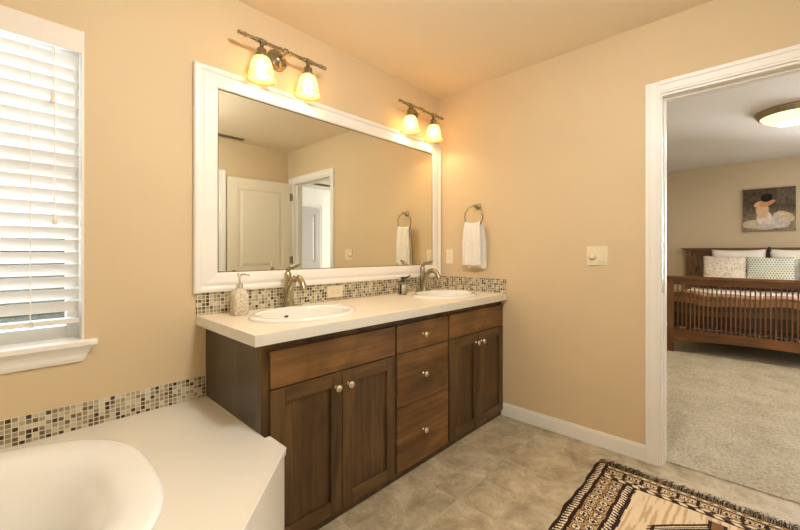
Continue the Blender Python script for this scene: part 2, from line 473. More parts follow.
struct('wall_bedroom_south', MB().box(0, XF+.1, YS-.12, YS, 0, H), simple('white_bedroom_paint', (246, 245, 240), .8))

# baseboards
def baseboard(name, x0, x1, y0, y1, nx, ny):
    m = MB()
    m.box(x0, x1, y0, y1, 0, .078)
    t = .004
    m.box(x0 + (t if nx < 0 else 0), x1 - (t if nx > 0 else 0), y0 + (t if ny < 0 else 0), y1 - (t if ny > 0 else 0), .078, .089)
    return struct(name, m, M_TRIM, bev=.002)
baseboard('baseboard_right', -.015, 0, -1.450, -.567, -1, 0)
baseboard('baseboard_front', BX1+.065, -.02, YC, YC+.015, 0, 1)
baseboard('baseboard_front_west', XW, BX0-.065, YC, YC+.015, 0, 1)
baseboard('baseboard_left', XW, XW+.015, YC+.015, -1.25, 1, 0)
baseboard('baseboard_bedroom', XF-.015, XF, YS, 0, -1, 0)

# casings: a stepped board profile swept round an opening
def casing_board(m, axis, face, a0, a1, z0, z1, inner_side, out):
    """board on the plane axis=face; 'out' is the sign of the outward normal."""
    def put(lo, hi, zl, zh, th):
        f0, f1 = sorted((face, face+out*th))
        if axis == 'x': m.box(f0, f1, lo, hi, zl, zh)
        else: m.box(lo, hi, f0, f1, zl, zh)
    if inner_side in ('lo', 'hi'):
        w_ = a1-a0
        if inner_side == 'hi':
            put(a0, a0+.30*w_, z0, z1, .020); put(a0+.30*w_, a0+.82*w_, z0, z1, .015); put(a0+.82*w_, a1, z0, z1, .011)
        else:
            put(a1-.30*w_, a1, z0, z1, .020); put(a1-.82*w_, a1-.30*w_, z0, z1, .015); put(a0, a1-.82*w_, z0, z1, .011)
    else:
        h = z1-z0
        put(a0, a1, z1-.30*h, z1, .020); put(a0, a1, z0+.18*h, z1-.30*h, .015); put(a0, a1, z0, z0+.18*h, .011)
CW = .066
m = MB()
casing_board(m, 'x', 0, DY1+.004, DY1+.004+CW, 0, DZ-.004+CW, 'lo', -1)
casing_board(m, 'x', 0, DY0-.004-CW, DY0-.004, 0, DZ-.004+CW, 'hi', -1)
casing_board(m, 'x', 0, DY0-.004, DY1+.004, DZ-.004, DZ-.004+CW, 'top', -1)
casing_board(m, 'x', .12, DY1+.004, DY1+.004+CW, 0, DZ-.004+CW, 'lo', 1)
casing_board(m, 'x', .12, DY0-.004-CW, DY0-.004, 0, DZ-.004+CW, 'hi', 1)
casing_board(m, 'x', .12, DY0-.004, DY1+.004, DZ-.004, DZ-.004+CW, 'top', 1)
# jamb lining and stop
m.box(-.001, .121, DY1-.004, DY1+.010, 0, DZ).box(-.001, .121, DY0-.002, DY0+.014, 0, DZ).box(-.001, .121, DY0+.014, DY1-.004, DZ-.016, DZ+.002)
m.box(.045, .080, DY1-.012, DY1-.004, 0, DZ-.016).box(.045, .080, DY0+.014, DY0+.026, 0, DZ-.016).box(.045, .080, DY0+.026, DY1-.012, DZ-.028, DZ-.016)
t1 = struct('trim_1', m, M_TRIM, label='white painted casing and jamb of the bedroom doorway')
sp_ = MB().box(.004, .034, DY1-.0055, DY1-.0035, .945, 1.02)
struct('strike_plate', sp_, M_NICKEL, t1, bev=.0005)
m = MB()
casing_board(m, 'y', YC, BX1+.002, BX1+.002+CW, 0, 2.026+CW, 'lo', 1)
casing_board(m, 'y', YC, BX0-.002-CW, BX0-.002, 0, 2.026+CW, 'hi', 1)
casing_board(m, 'y', YC, BX0-.002, BX1+.002, 2.026, 2.026+CW, 'top', 1)
m.box(BX1-.014, BX1+.001, YC-.12, YC, 0, 2.03).box(BX0-.001, BX0+.014, YC-.12, YC, 0, 2.03).box(BX0+.014, BX1-.014, YC-.12, YC, 2.016, 2.031)
struct('trim_2', m, M_TRIM)

def panel_door(name, w_, h_, th, panels, mat, kind='structure'):
    """door slab in its own frame: hinge edge at x=0, going to -x, thickness towards -y; both faces have raised panels"""
    m = MB()
    xs = [0, -w_]
    core = .010
    m.box(-w_, 0, -th+core, -core, 0, h_)
    st = .115
    for (yy0, yy1) in ((-core, 0), (-th, -th+core)):
        m.box(-st, 0, yy0, yy1, 0, h_); m.box(-w_, -w_+st, yy0, yy1, 0, h_)
        zs = [0] + [z for p in panels for z in p] + [h_]
        for i in range(0, len(zs), 2): m.box(-w_+st, -st, yy0, yy1, zs[i], zs[i+1])
        out = yy1 if yy1 == 0 else yy0
        for (z0, z1) in panels:
            # raised field with sloping edge
            x0, x1 = -w_+st+.022, -st-.022
            s_ = 1 if out == 0 else -1
            base = -core if out == 0 else -th+core
            top = base + s_*.007
            o_ = [(x0, base, z0+.022), (x1, base, z0+.022), (x1, base, z1-.022), (x0, base, z1-.022)]
            e = .03
            i_ = [(x0+e, top, z0+.022+e), (x1-e, top, z0+.022+e), (x1-e, top, z1-.022-e), (x0+e, top, z1-.022-e)]
            fs = [(0,1,5,4),(1,2,6,5),(2,3,7,6),(3,0,4,7),(4,5,6,7)]
            if s_ > 0: fs = [f[::-1] for f in fs]
            m.add(o_+i_, fs)
    return m
def rot_mb(m, loc, ang):
    c, s = math.cos(ang), math.sin(ang)
    m.v = [(loc[0]+c*x-s*y, loc[1]+s*x+c*y, loc[2]+z) for x, y, z in m.v]
    return m
hinge = (-.016, DY0-.0, .012)
ang = math.radians(5.6)
dl = .755
d1 = obj('door_1', rot_mb(panel_door('d', dl, 2.012, .035, [(.22, .83), (.98, 1.885)], M_DOOR), hinge, ang), M_DOOR, bev=.0015, loc=hinge)
d1['kind'] = 'structure'; d1['label'] = 'open white two-panel bathroom door folded back by the wall'
for z in (.25, 1.02, 1.80):
    h_ = MB().lathe([(.006, 0), (.006, .09)], (.004, .006, z), seg=10).box(-.03, .0, -.0, .0015, z, z+.09)
    struct('hinge', rot_mb(h_, hinge, ang), M_NICKEL, d1)
kn = MB().lathe([(.030, 0), (.030, -.006), (.012, -.010), (.012, -.035), (.024, -.042), (.028, -.055), (.020, -.066), (.001, -.068)], (-dl+.06, 0, .93), axis='y', seg=20)
struct('door_handle', rot_mb(kn, hinge, ang), M_NICKEL, d1)
d2 = obj('door_2', rot_mb(panel_door('d', BX1-BX0-.034, 2.0, .035, [(.22, .83), (.98, 1.87)], M_DOOR), (BX1-.017, YC-.05, .010), 0), M_DOOR, bev=.0015)
d2['kind'] = 'structure'
# bedroom closet door seen in the mirror, on the bedroom's side wall
hl = (1.83, YS+.042, .015)
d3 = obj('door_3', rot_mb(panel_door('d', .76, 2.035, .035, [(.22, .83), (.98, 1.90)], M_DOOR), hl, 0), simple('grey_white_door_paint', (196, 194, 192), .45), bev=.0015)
d3['kind'] = 'structure'
m = MB()
casing_board(m, 'y', YS, 1.836, 1.836+CW, 0, 2.055+CW, 'lo', 1)
casing_board(m, 'y', YS, 1.065-CW, 1.065, 0, 2.055+CW, 'hi', 1)
casing_board(m, 'y', YS, 1.065, 1.836, 2.055, 2.055+CW, 'top', 1)
struct('trim_3', m, M_TRIM)

# ------------------------------------------------------------------ window, stool and apron
m = MB()
fy0, fy1 = .085, .135
fw = .045
m.box(WX0, WX0+fw, fy0, fy1, WZ0, WZ1).box(WX1-fw, WX1, fy0, fy1, WZ0, WZ1).box(WX0+fw, WX1-fw, fy0, fy1, WZ0, WZ0+.068).box(WX0+fw, WX1-fw, fy0, fy1, WZ1-fw, WZ1)
zm = 1.47
m.box(WX0+fw, WX1-fw, fy0+.005, fy1, zm-.02, zm+.02)
wd = struct('window_1', m, M_VINYL, bev=.002)
struct('window_pane', MB().box(WX0+fw, WX1-fw, .108, .112, WZ0+.068, zm-.02).box(WX0+fw, WX1-fw, .108, .112, zm+.02, WZ1-fw), M_GLASS, wd)
m = MB().box(WX0-.03, WX1+.038, -.045, .0, WZ0, WZ0+.021).box(WX0, WX1, 0, .085, WZ0, WZ0+.021)
struct('window_stool', m, M_TRIM, wd, bev=.004)
m = MB()   # apron: moulded board, ends cut back at a slant
prof = [(0, 0), (-.010, 0), (-.016, .014), (-.018, .030), (-.026, .045), (-.032, .060), (0, .060)]
for (xa, xb, k) in ((WX0-.018, WX1+.026, 0),):
    r0 = [(xa - (0.0 if z < .05 else .006), y, WZ0-.062+z) for y, z in prof]
    r1 = [(xb - .030 + z*.5, y, WZ0-.062+z) for y, z in prof]
    m.rings([r0, r1], True, True, True, smooth=False)
struct('window_apron', m, M_TRIM, wd)
m = MB().box(WX1-.006, WX1+.0005, -.003, .085, WZ0+.021, WZ1)   # thin white return lining
struct('window_return', m, M_TRIM, wd)

# ------------------------------------------------------------------ horizontal blind
bl = thing('window_blind', 'white horizontal slatted blind with a deep valance, lowered over the window', 'blind', (WX1, .03, WZ1))
bx0, bx1 = WX0+.008, WX1-.012
obj('valance', MB().box(bx0-.004, WX1-.004, -.008, .010, 1.936, WZ1-.003).box(bx0-.004, WX1-.004, .010, .05, 1.985, WZ1-.003), M_VALANCE, bl, bev=.002)
obj('head_rail', MB().box(bx0, bx1, .012, .062, 1.955, 1.984), M_VINYL, bl)
th = math.radians(55.5)
zz = .958; yc_ = .036
zs = []
while zz < 1.955: zs.append(zz); zz += .0472
def slat_mesh(z):
    m = MB(); w2 = .025
    rs_top = []; pts = []
    for k in range(5):
        s = -w2+2*w2*k/4
        crown = .0022*(1-(s/w2)**2)
        # s<0 = room side, raised; s>0 = outside, lowered
        y = yc_+s*math.cos(th)-crown*math.sin(th)*-1
        zc = z-s*math.sin(th)+crown*math.cos(th)
        pts.append((y, zc))
    t = .0024
    off = (math.sin(th)*t, math.cos(th)*t)
    loop = [(y, q) for y, q in pts] + [(y+off[0]*-1, q-off[1]) for y, q in reversed(pts)]
    r0 = [(bx0, y, q) for y, q in loop]; r1 = [(bx1, y, q) for y, q in loop]
    m.rings([r0, r1], True, True, True, smooth=False)
    return m
for z in zs: obj('slat', slat_mesh(z), M_SLAT, bl)
obj('bottom_rail', MB().box(bx0, bx1, yc_-.024, yc_+.024, .893, .912), M_SLAT, bl, bev=.003)
for x in (-2.403, -2.90, -3.35):
    for yy in (yc_-.021, yc_+.021):
        obj('ladder_cord', MB().tube([(x, yy, .905), (x, yy, 1.97)], .0011, 6), M_WHITE, bl)
obj('hold_down_clip', MB().torus((-2.403, yc_-.028, .902), .010, .003, 'y', 20, 8), M_SLAT, bl)
for (x, zb_) in ((-2.345, 1.725), (-2.340, 1.275)):
    c = obj('pull_cord', MB().tube([(x, -.002, 1.95), (x, -.001, zb_+.03)], .0013, 6), M_WHITE, bl)
    obj('tassel', MB().lathe([(.003, .036), (.005, .032), (.006, .01), (.0085, .002), (.007, -.004), (.002, -.006)], (x, -.002, zb_), seg=12), M_VALANCE, c)

# outside: lawn and hedge
struct('ground', MB().box(-9, 4, .16, 14, -.25, -.2), M_GRASS)
m = MB(); nx, nz = 90, 22
rows = []
for j in range(nz+1):
    r_ = []
    for i in range(nx+1):
        x = -8+10.0*i/nx; z = -.2+1.55*j/nz
        b_ = noise.noise(Vector((x*3, z*3, 0)))*.18 + noise.noise(Vector((x*11, z*11, 4)))*.07
        r_.append((x, 2.6-.2+b_+(.35 if j == nz else 0), z+(.12*noise.noise(Vector((x*4, 0, 9))) if j > nz-3 else 0)))
    rows.append(r_)
rows.append([(p[0], 3.4, p[2]-.1) for p in rows[-1]]); rows.append([(p[0], 3.5, -.2) for p in rows[-1]])
m.rings(rows, False, False, False)
tag(obj('garden_hedge', m, M_HEDGE), 'dark green hedge glimpsed between the lower blind slats', 'hedge')

# bedroom window (beyond the frame, the source of its daylight)
m = MB()
m.box(XF+.05, XF+.10, B2Y0, B2Y0+.05, B2Z0, B2Z1).box(XF+.05, XF+.10, B2Y1-.05, B2Y1, B2Z0, B2Z1).box(XF+.05, XF+.10, B2Y0, B2Y1, B2Z0, B2Z0+.05).box(XF+.05, XF+.10, B2Y0, B2Y1, B2Z1-.05, B2Z1)
wd2 = struct('window_2', m, M_VINYL)
struct('window_pane', MB().box(XF+.074, XF+.078, B2Y0+.05, B2Y1-.05, B2Z0+.05, B2Z1-.05), M_GLASS, wd2)

# ------------------------------------------------------------------ vanity: three cabinets under one worktop
FY = -.562           # face-frame plane
DYF = -.581          # door and drawer fronts
CT0, CT1 = .827, .871
def shaker_door(x0, x1, z0, z1, parent, knob=None):
    st = .058
    m = MB()
    y0, y1 = DYF, FY-.0005
    m.box(x0, x0+st, y0, y1, z0, z1).box(x1-st, x1, y0, y1, z0, z1)
    d = obj('door', m, M_WOODV, parent, bev=.002)
    obj('top_rail', MB().box(x0+st, x1-st, y0, y1, z1-st-.002, z1), M_WOODH2, d, bev=.0015)
    obj('bottom_rail', MB().box(x0+st, x1-st, y0, y1, z0, z0+st-.004), M_WOODH2, d, bev=.0015)
    obj('door_panel', MB().box(x0+st-.003, x1-st+.003, y0+.0105, y1, z0+st-.006, z1-st), M_WOODV, d)
    if knob: make_knob(knob, z1-.062, d)
    return d
def make_knob(x, z, parent):
    m = MB().lathe([(.009, 0), (.009, .002), (.0055, .004), (.005, .013), (.0085, .016), (.0150, .019), (.0165, .023), (.0150, .027), (.009, .030), (.001, .0305)], (x, DYF, z), axis='y', seg=24)
    obj('knob', m, M_KNOB, parent)
def drawer(name, x0, x1, z0, z1, parent, knob=True):
    d = obj(name, MB().box(x0, x1, DYF, FY-.0005, z0, z1), M_WOODH, parent, bev=.003)
    if knob: make_knob((x0+x1)/2-.012, (z0+z1)/2+.0, d)
    return d
M_WOODH2 = wood('dark_stained_rail_wood', (62, 43, 22), (90, 65, 36), (116, 86, 50), 'x')
def carcass(x0, x1, parent, left=False):
    m = MB()
    t = .018
    m.box(x0, x0+t, FY+.019, -.002, 0, CT0-.001).box(x1-t, x1, FY+.019, -.002, 0, CT0-.001)
    m.box(x0+t, x1-t, -.012, -.002, .04, CT0-.001).box(x0+t, x1-t, FY+.019, -.012, .04, .058)
    obj('side_panel', m, M_WOODS, parent, bev=.001)
    f = MB()
    f.box(x0, x0+.035, FY, FY+.019, 0, CT0-.001).box(x1-.020, x1, FY, FY+.019, 0, CT0-.001)
    f.box(x0+.035, x1-.020, FY, FY+.019, CT0-.05, CT0-.001).box(x0+.035, x1-.020, FY, FY+.019, 0, .05)
    f.box(x0+.035, x1-.020, FY+.004, FY+.019, .05, CT0-.05)
    obj('face_frame', f, M_WOODV, parent, bev=.001)
c1 = thing('sink_cabinet', 'dark-stained wooden sink cabinet beside the tub, nearest of the vanity units', 'cabinet', (-1.46, -.28, 0), 'vanity cabinet units')
carcass(-1.812, -1.108, c1, True)
drawer('false_front', -1.781, -1.116, .650, .795, c1, False)
shaker_door(-1.781, -1.4505, .042, .645, c1, -1.4505-.032)
shaker_door(-1.4465, -1.116, .042, .645, c1, -1.4465+.032)
c2 = thing('drawer_cabinet', 'dark-stained wooden cabinet of three drawers in the middle of the vanity', 'cabinet', (-.885, -.28, 0), 'vanity cabinet units')
carcass(-1.1075, -.6625, c2)
for z0, z1 in ((.650, .795), (.371, .646), (.042, .367)): drawer('drawer', -1.102, -.668, z0, z1, c2)
c3 = thing('sink_cabinet', 'dark-stained wooden sink cabinet against the right wall, farthest of the vanity units', 'cabinet', (-.33, -.28, 0), 'vanity cabinet units')
carcass(-.662, -.003, c3)
drawer('false_front', -.655, -.012, .650, .795, c3, False)
shaker_door(-.655, -.3355, .042, .645, c3, -.3355-.032)
shaker_door(-.3315, -.012, .042, .645, c3, -.3315+.032)

# worktop with two sink holes
SINKS = [(-1.48, -.335, .262, .2), (-.375, -.335, .262, .2)]
ctop = obj('vanity_countertop', MB().box(-1.855, -.001, -.607, -.001, CT0+.0, CT1), [M_COUNTER, M_EDGE])
for (sx, sy, a, b_) in SINKS:
    cut = obj('cutter', MB().lathe([(1, -.2), (1, .2)], (sx, sy, .85), seg=64, sx=a-.02, sy=b_-.02), M_COUNTER)
    boolean(ctop, cut)
for p in ctop.data.polygons:
    p.use_smooth = False
    p.material_index = 0 if abs(p.normal.z) > .9 else 1
tag(ctop, 'long cream tiled vanity countertop with pale front edge and two sink cut-outs', 'countertop')
md = ctop.modifiers.new('bevel', 'BEVEL'); md.width = .0022; md.segments = 2; md.limit_method = 'ANGLE'; md.angle_limit = 1.0

def make_sink(loc, label):
    t = thing('bathroom_sink', label, 'sink', loc, 'drop-in oval sinks')
    m = MB(); x, y, z = loc
    prof = [(1.0, .0005), (1.0, .006), (.985, .012), (.95, .0155), (.90, .0155), (.865, .012), (.84, .002), (.81, -.02), (.74, -.07), (.60, -.11), (.38, -.130), (.13, -.136)]
    rs = []
    for r, h in prof:
        rs.append([(x+r*.262*math.cos(2*PI*i/64), y+(r*.2)*math.sin(2*PI*i/64), z+h) for i in range(64)])
    # outer skin below, so the bowl has thickness
    prof2 = [(.13, -.143), (.38, -.138), (.62, -.118), (.77, -.076), (.84, -.03), (.88, -.004), (.90, .0005)]
    for r, h in prof2:
        rs.append([(x+r*.262*math.cos(2*PI*i/64), y+(r*.2)*math.sin(2*PI*i/64), z+h) for i in range(64)])
    rs.append(rs[0])
    m.rings(rs, True, False, False)
    obj('basin', m, M_PORC, t)
    obj('drain', MB().lathe([(.001, -.1345), (.030, -.1345), (.035, -.137), (.034, -.145), (.001, -.145)][::-1], (x, y, z), seg=28), M_STEEL, t)
    obj('overflow_hole', MB().lathe([(.001, .0012), (.012, .0012), (.012, -.001)], (x-.01, y+.158, z-.028), axis='y', seg=16, sy=.45), M_SLOT, t)
    return t
s1 = make_sink((SINKS[0][0], SINKS[0][1], CT1), 'white oval drop-in sink with raised rim, nearer the bathtub')
dup(s1, (SINKS[1][0], SINKS[1][1], CT1), 'white oval drop-in sink with raised rim, beside the right wall under the towel')

def make_faucet(loc, label):
    x, y, z = loc
    t = thing('sink_faucet', label, 'faucet', loc, 'single-lever arched faucets')
    # base plate: rounded bar
    poly = []
    for i in range(40):
        a = 2*PI*i/40
        cxx = .055 if math.cos(a) > 0 else -.055
        poly.append((x+cxx+.026*math.cos(a), y+.026*math.sin(a)))
    rs = [[(px, py, z+.0005) for px, py in poly], [(px, py, z+.007) for px, py in poly], [(x+(px-x)*.95, y+(py-y)*.86, z+.013) for px, py in poly], [(x+(px-x)*.85, y+(py-y)*.6, z+.016) for px, py in poly]]
    obj('base_plate', MB().rings(rs), M_NICKEL, t)
    # body leaning back to the lever
    obj('body', MB().tube([(x, y, z+.012), (x, y+.0, z+.03), (x, y+.003, z+.07), (x, y+.007, z+.120), (x, y+.010, z+.160), (x, y+.012, z+.182), (x, y+.012, z+.194)],
                          [.031, .027, .0235, .0205, .0190, .0185, .011], 20), M_NICKEL, t)
    # spout: leaves the body low, arcs over the bowl
    ctl = [(-.004, .030), (-.010, .075), (-.024, .118), (-.046, .150), (-.074, .166), (-.102, .163), (-.126, .146), (-.142, .120), (-.148, .104)]
    pts = []; rr = []
    for i in range(len(ctl)-1):
        for q in range(3):
            k_ = q/3.0; pts.append((x, y+ctl[i][0]*(1-k_)+ctl[i+1][0]*k_, z+ctl[i][1]*(1-k_)+ctl[i+1][1]*k_))
    pts.append((x, y+ctl[-1][0], z+ctl[-1][1]))
    for _ in range(2): pts = [pts[0]]+[tuple((pts[i-1][c_]+2*pts[i][c_]+pts[i+1][c_])/4 for c_ in range(3)) for i in range(1, len(pts)-1)]+[pts[-1]]
    rr = [.021-.0065*i/(len(pts)-1) for i in range(len(pts))]
    obj('spout', MB().tube(pts, rr, 18), M_NICKEL, t)
    # lever: neck and blade lifted forward over the spout
    obj('lever', MB().tube([(x, y+.012, z+.190), (x, y+.010, z+.202), (x+.003, y-.004, z+.211), (x+.012, y-.030, z+.219), (x+.020, y-.056, z+.228), (x+.024, y-.070, z+.236)],
                           [.0145, .0145, .0125, .0105, .0095, .005], 14, flat=.6), M_NICKEL, t)
    obj('lift_rod', MB().tube([(x, y+.032, z+.012), (x, y+.034, z+.120)], .0025, 8).sphere((x, y+.034, z+.123), .005), M_NICKEL, t)
    return t
f1 = make_faucet((-1.432, -.100, CT1), 'brushed nickel single-lever arched faucet at the sink nearer the bathtub')
dup(f1, (-.322, -.100, CT1), 'brushed nickel single-lever arched faucet at the sink by the right wall')

# backsplash strips
BS = .974
tag(obj('mosaic_backsplash', MB().box(-1.855, -.001, -.009, -.0005, CT1, BS), M_MOSAIC), 'strip of tiny brown and cream mosaic tiles below the mirror', 'backsplash')
tag(obj('mosaic_backsplash', MB().box(-.009, -.0005, -.600, -.0095, CT1, BS), M_MOSAIC), 'short strip of tiny mosaic tiles on the right wall under the towel', 'backsplash')
DK = .486
tag(obj('mosaic_tile_band', MB().box(XW+.001, -1.8135, -.009, -.0005, DK, .584), M_MOSAIC), 'strip of tiny grey and brown mosaic tiles above the tub deck', 'backsplash')

def duplex(name, c, wall, horiz, mat, label, cat='outlet', w_=.070, h_=.115):
    """outlet plate on the back wall ('y') or right wall ('x')."""
    t = thing(name, label, cat, c)
    th_ = .006
    def bx(a0, a1, b0, b1, d0, d1, m=None):
        m = m or MB()
        if horiz: a0, a1, b0, b1 = b0, b1, a0, a1
        if wall == 'y': m.box(c[0]+a0, c[0]+a1, c[1]-d1, c[1]-d0, c[2]+b0, c[2]+b1)
        else: m.box(c[0]-d1, c[0]-d0, c[1]+a0, c[1]+a1, c[2]+b0, c[2]+b1)
        return m
    obj('plate', bx(-w_/2, w_/2, -h_/2, h_/2, 0, th_), mat, t, bev=.002)
    for s in (-1, 1):
        r = obj('receptacle', bx(-.017, .017, s*.0195-.014, s*.0195+.014, th_, th_+.0022), mat, t, bev=.001)
        q = bx(-.0085, -.0065, s*.0195-.003, s*.0195+.006, th_+.0022, th_+.0026); bx(.0060, .0080, s*.0195-.003, s*.0195+.006, th_+.0022, th_+.0026, q)
        obj('slot', q, M_SLOT, r)
    return t
duplex('wall_outlet', (-1.068, -.009, .925), 'y', True, M_PLATE, 'ivory outlet plate set sideways in the mosaic strip between the sinks')
duplex('wall_outlet', (0, -.108, 1.136), 'x', False, M_PLATEW, 'upright ivory outlet plate on the right wall between mirror frame and towel')

# light switch: dimmer dial and rocker on a two-gang plate
SW = (0, -1.2005, 1.1455)
t = thing('light_switch', 'ivory two-gang wall plate with round dial and rocker beside the bedroom doorway', 'light switch', SW)
obj('plate', MB().box(-.006, 0, SW[1]-.0585, SW[1]+.0585, SW[2]-.058, SW[2]+.058), M_PLATE, t, bev=.002)
obj('dimmer_dial', MB().lathe([(.021, 0), (.021, .004), (.017, .006), (.0155, .016), (.012, .018), (.001, .018)], (-.006, SW[1]+.026, SW[2]-.004), axis='x', seg=28), M_PLATE, t)
rk = MB(); y0, y1, z0, z1 = SW[1]-.040, SW[1]-.008, SW[2]-.033, SW[2]+.033
rk.add([(-.006,y0,z0),(-.006,y1,z0),(-.006,y1,z1),(-.006,y0,z1),(-.013,y0,z0),(-.013,y1,z0),(-.0075,y1,z1),(-.0075,y0,z1)], [(0,1,2,3),(7,6,5,4),(4,5,1,0),(5,6,2,1),(6,7,3,2),(7,4,0,3)])
obj('rocker', rk, M_PLATE, t, bev=.001)

# ------------------------------------------------------------------ mirror with a broad moulded white frame
mt = thing('framed_mirror', 'wide rectangular mirror in a thick white moulded frame above the vanity', 'mirror', (-.945, -.003, BS))
X0, X1, Z0, Z1 = -1.868, -.004, .975, 2.050
FWL = .108; FWT = .090
prof = [(0, 0), (0, .021), (.006, .026), (.018, .027), (.026, .024), (.030, .019), (.036, .017), (.046, .021), (.056, .0215), (.082, .0175), (.094, .0155), (.100, .012), (.102, .004), (.102, 0)]
def loop(t_, d):
    k = t_/.102
    a, b_ = k*FWL, k*FWT
    return [(X0+a, -.001-d, Z0+b_*1.05), (X1-a*.90, -.001-d, Z0+b_*1.05), (X1-a*.90, -.001-d, Z1-b_), (X0+a, -.001-d, Z1-b_)]
L = [loop(t_, d) for t_, d in prof]
m = MB()
n_ = len(L)
vs = [p for l in L for p in l]
fs = []
for k in range(n_-1):
    for i in range(4):
        j = (i+1) % 4
        fs.append((k*4+i, k*4+j, (k+1)*4+j, (k+1)*4+i))
m.add(vs, fs)
fr = obj('frame', m, M_TRIM, mt)
obj('mirror_glass', MB().box(X0+FWL-.004, X1-FWL*.9+.004, -.006, -.002, Z0+FWT-.004, Z1-FWT+.004), M_MIRROR, mt)
fl = MB()   # narrow dark fillet where glass meets frame
gx0, gx1, gz0, gz1 = X0+FWL, X1-FWL*.9, Z0+FWT*1.05, Z1-FWT
e = .0035
fl.box(gx0, gx1, -.0075, -.006, gz1-e, gz1).box(gx0, gx1, -.0075, -.006, gz0, gz0+e).box(gx0, gx0+e, -.0075, -.006, gz0, gz1).box(gx1-e, gx1, -.0075, -.006, gz0, gz1)
obj('inner_fillet', fl, simple('dark_bronze_fillet', (96, 78, 52), .4), mt)

# ------------------------------------------------------------------ two-light vanity sconces
def make_sconce(cx, label, first=None):
    z = 2.224; yb = -.101
    t = thing('vanity_light', label, 'wall light', (cx, 0, z), 'two-light bars above the mirror')
    m = MB().lathe([(.058, 0), (.058, .006), (.050, .010), (.044, .016), (.048, .020), (.040, .026), (.026, .032), (.020, .040), (.001, .041)], (cx, -.0005, z-.012), axis='y', seg=36)
    obj('backplate', m, M_NICKEL, t)
    obj('arm', MB().tube([(cx, -.035, z-.012), (cx, -.07, z-.022), (cx, -.100, z-.012), (cx, yb, z)], [.009, .008, .008, .009], 12), M_NICKEL, t)
    half = .236
    m = MB().tube([(cx-half, yb, z), (cx+half, yb, z)], .0092, 14)
    for d in (-half+.018, -.135-.022, -.135+.022, -.03, .03, .135-.022, .135+.022, half-.018):
        m.tube([(cx+d-.007, yb, z), (cx+d-.003, yb, z), (cx+d+.003, yb, z), (cx+d+.007, yb, z)], [.009, .0125, .0125, .009], 14)
    m.tube([(cx-.014, yb, z), (cx-.008, yb, z), (cx+.008, yb, z), (cx+.014, yb, z)], [.010, .0155, .0155, .010], 14)
    for s in (-1, 1):
        m.sphere((cx+s*(half+.008), yb, z), .0115)
        m.tube([(cx+s*(half-.004), yb, z), (cx+s*(half), yb, z), (cx+s*(half+.003), yb, z)], [.009, .012, .009], 14)
    obj('bar', m, M_NICKEL, t)
    for s in (-1, 1):
        x = cx+s*.1335
        h = obj('socket_cup', MB().lathe([(.010, -.004), (.010, -.030), (.016, -.034), (.023, -.041), (.024, -.062), (.030, -.069), (.033, -.084), (.022, -.086)][::-1], (x, yb, z), seg=28)
                .tube([(x-.010, yb, z), (x+.010, yb, z)], .0135, 14), M_NICKEL, t)
        # bell glass, flared lip
        out = [(.030, -.080), (.038, -.086), (.046, -.100), (.0515, -.122), (.055, -.146), (.060, -.168), (.067, -.184), (.0735, -.192)]
        inn = [(r-.003, q) for r, q in reversed(out)]
        prof_ = out+inn
        m = MB().lathe(prof_+[prof_[0]], (x, yb, z), seg=40, cap=False)
        obj('glass_shade', m, M_SHADE, h)
        b = MB().lathe([(.004, -.078), (.013, -.082), (.013, -.100), (.019, -.112), (.0245, -.126), (.0255, -.140), (.022, -.154), (.012, -.163), (.001, -.166)][::-1], (x, yb, z), seg=24)
        obj('light_bulb', b, M_BULB, h)
        l = light('bulb_light', 'POINT', (0, 0, 0), BULB_POWER, WARM, .028)
        l.parent = t; l.location = (s*.1335, yb, -.142)
    return t
v1 = make_sconce(-1.450, 'two-light nickel bar with bell glass shades above the tub end of the mirror')
dup(v1, (-.338, 0, 2.224), 'two-light nickel bar with bell glass shades above the mirror near the right wall')

# ------------------------------------------------------------------ towel ring and hand towel
TY, TZ = -.362, 1.437
t = thing('towel_ring', 'round nickel towel ring mounted on the right wall beside the mirror', 'towel ring', (0, TY, TZ))
obj('mount', MB().lathe([(.025, 0), (.025, .005), (.019, .009), (.010, .013), (.009, .040), (.0125, .046), (.0125, .056), (.006, .060), (.001, .0605)], (-.0005, TY-.012, TZ+.078), axis='x', seg=24), M_NICKEL, t)
obj('ring', MB().torus((-.050, TY, TZ), .079, .0042, 'x', 64, 10), M_NICKEL, t)
m = MB()
nw = 24
rows = []
zt_ = TZ-.047
def towel_pt(s, k):
    """s: path 0 (front hem) .. 1 (back hem); k: -1..1 across"""
    front_len = .318; back_len = .342
    top = TZ-.048
    if s < .47:
        d = (1-s/.47); zc = top-d*front_len; xo = -.068-.010*math.sin(min(d*3, 1)*PI/2)
        wd_ = .066+.014*min(1, d*2.0)
        sh = .004
    elif s > .53:
        d = (s-.53)/.47; zc = top-d*back_len; xo = -.034+.008*d
        wd_ = .066+.013*min(1, d*2.0)
        sh = -.010*min(1, d*3)-.004
    else:
        a = (s-.47)/.06*PI; zc = top+.012*math.sin(a)+.0; xo = -.051-.017*math.cos(a); wd_ = .066; sh = .004
        d = 0
    sag = -.012*(1-k*k)*(1-min(1, d*4))   # follows the ring's curve at the top
    fold = .0045*math.sin(k*6.5+1.0)*min(1, .3+d*1.2)+.002*math.sin(k*15+2)
    return (xo+fold, TY+sh-k*wd_*-1, zc+sag+.002*math.sin(k*5+s*3))
ns = 44
F = [[towel_pt(i/ns, -1+2*j/nw) for j in range(nw+1)] for i in range(ns+1)]
m.rings(F, False, False, False)
o = obj('hand_towel', m, M_TOWEL)
md = o.modifiers.new('thick', 'SOLIDIFY'); md.thickness = .0075; md.offset = 0
md = o.modifiers.new('smooth', 'SUBSURF'); md.levels = 1; md.render_levels = 1
tag(o, 'folded white terry hand towel hanging from the ring on the right wall', 'towel')

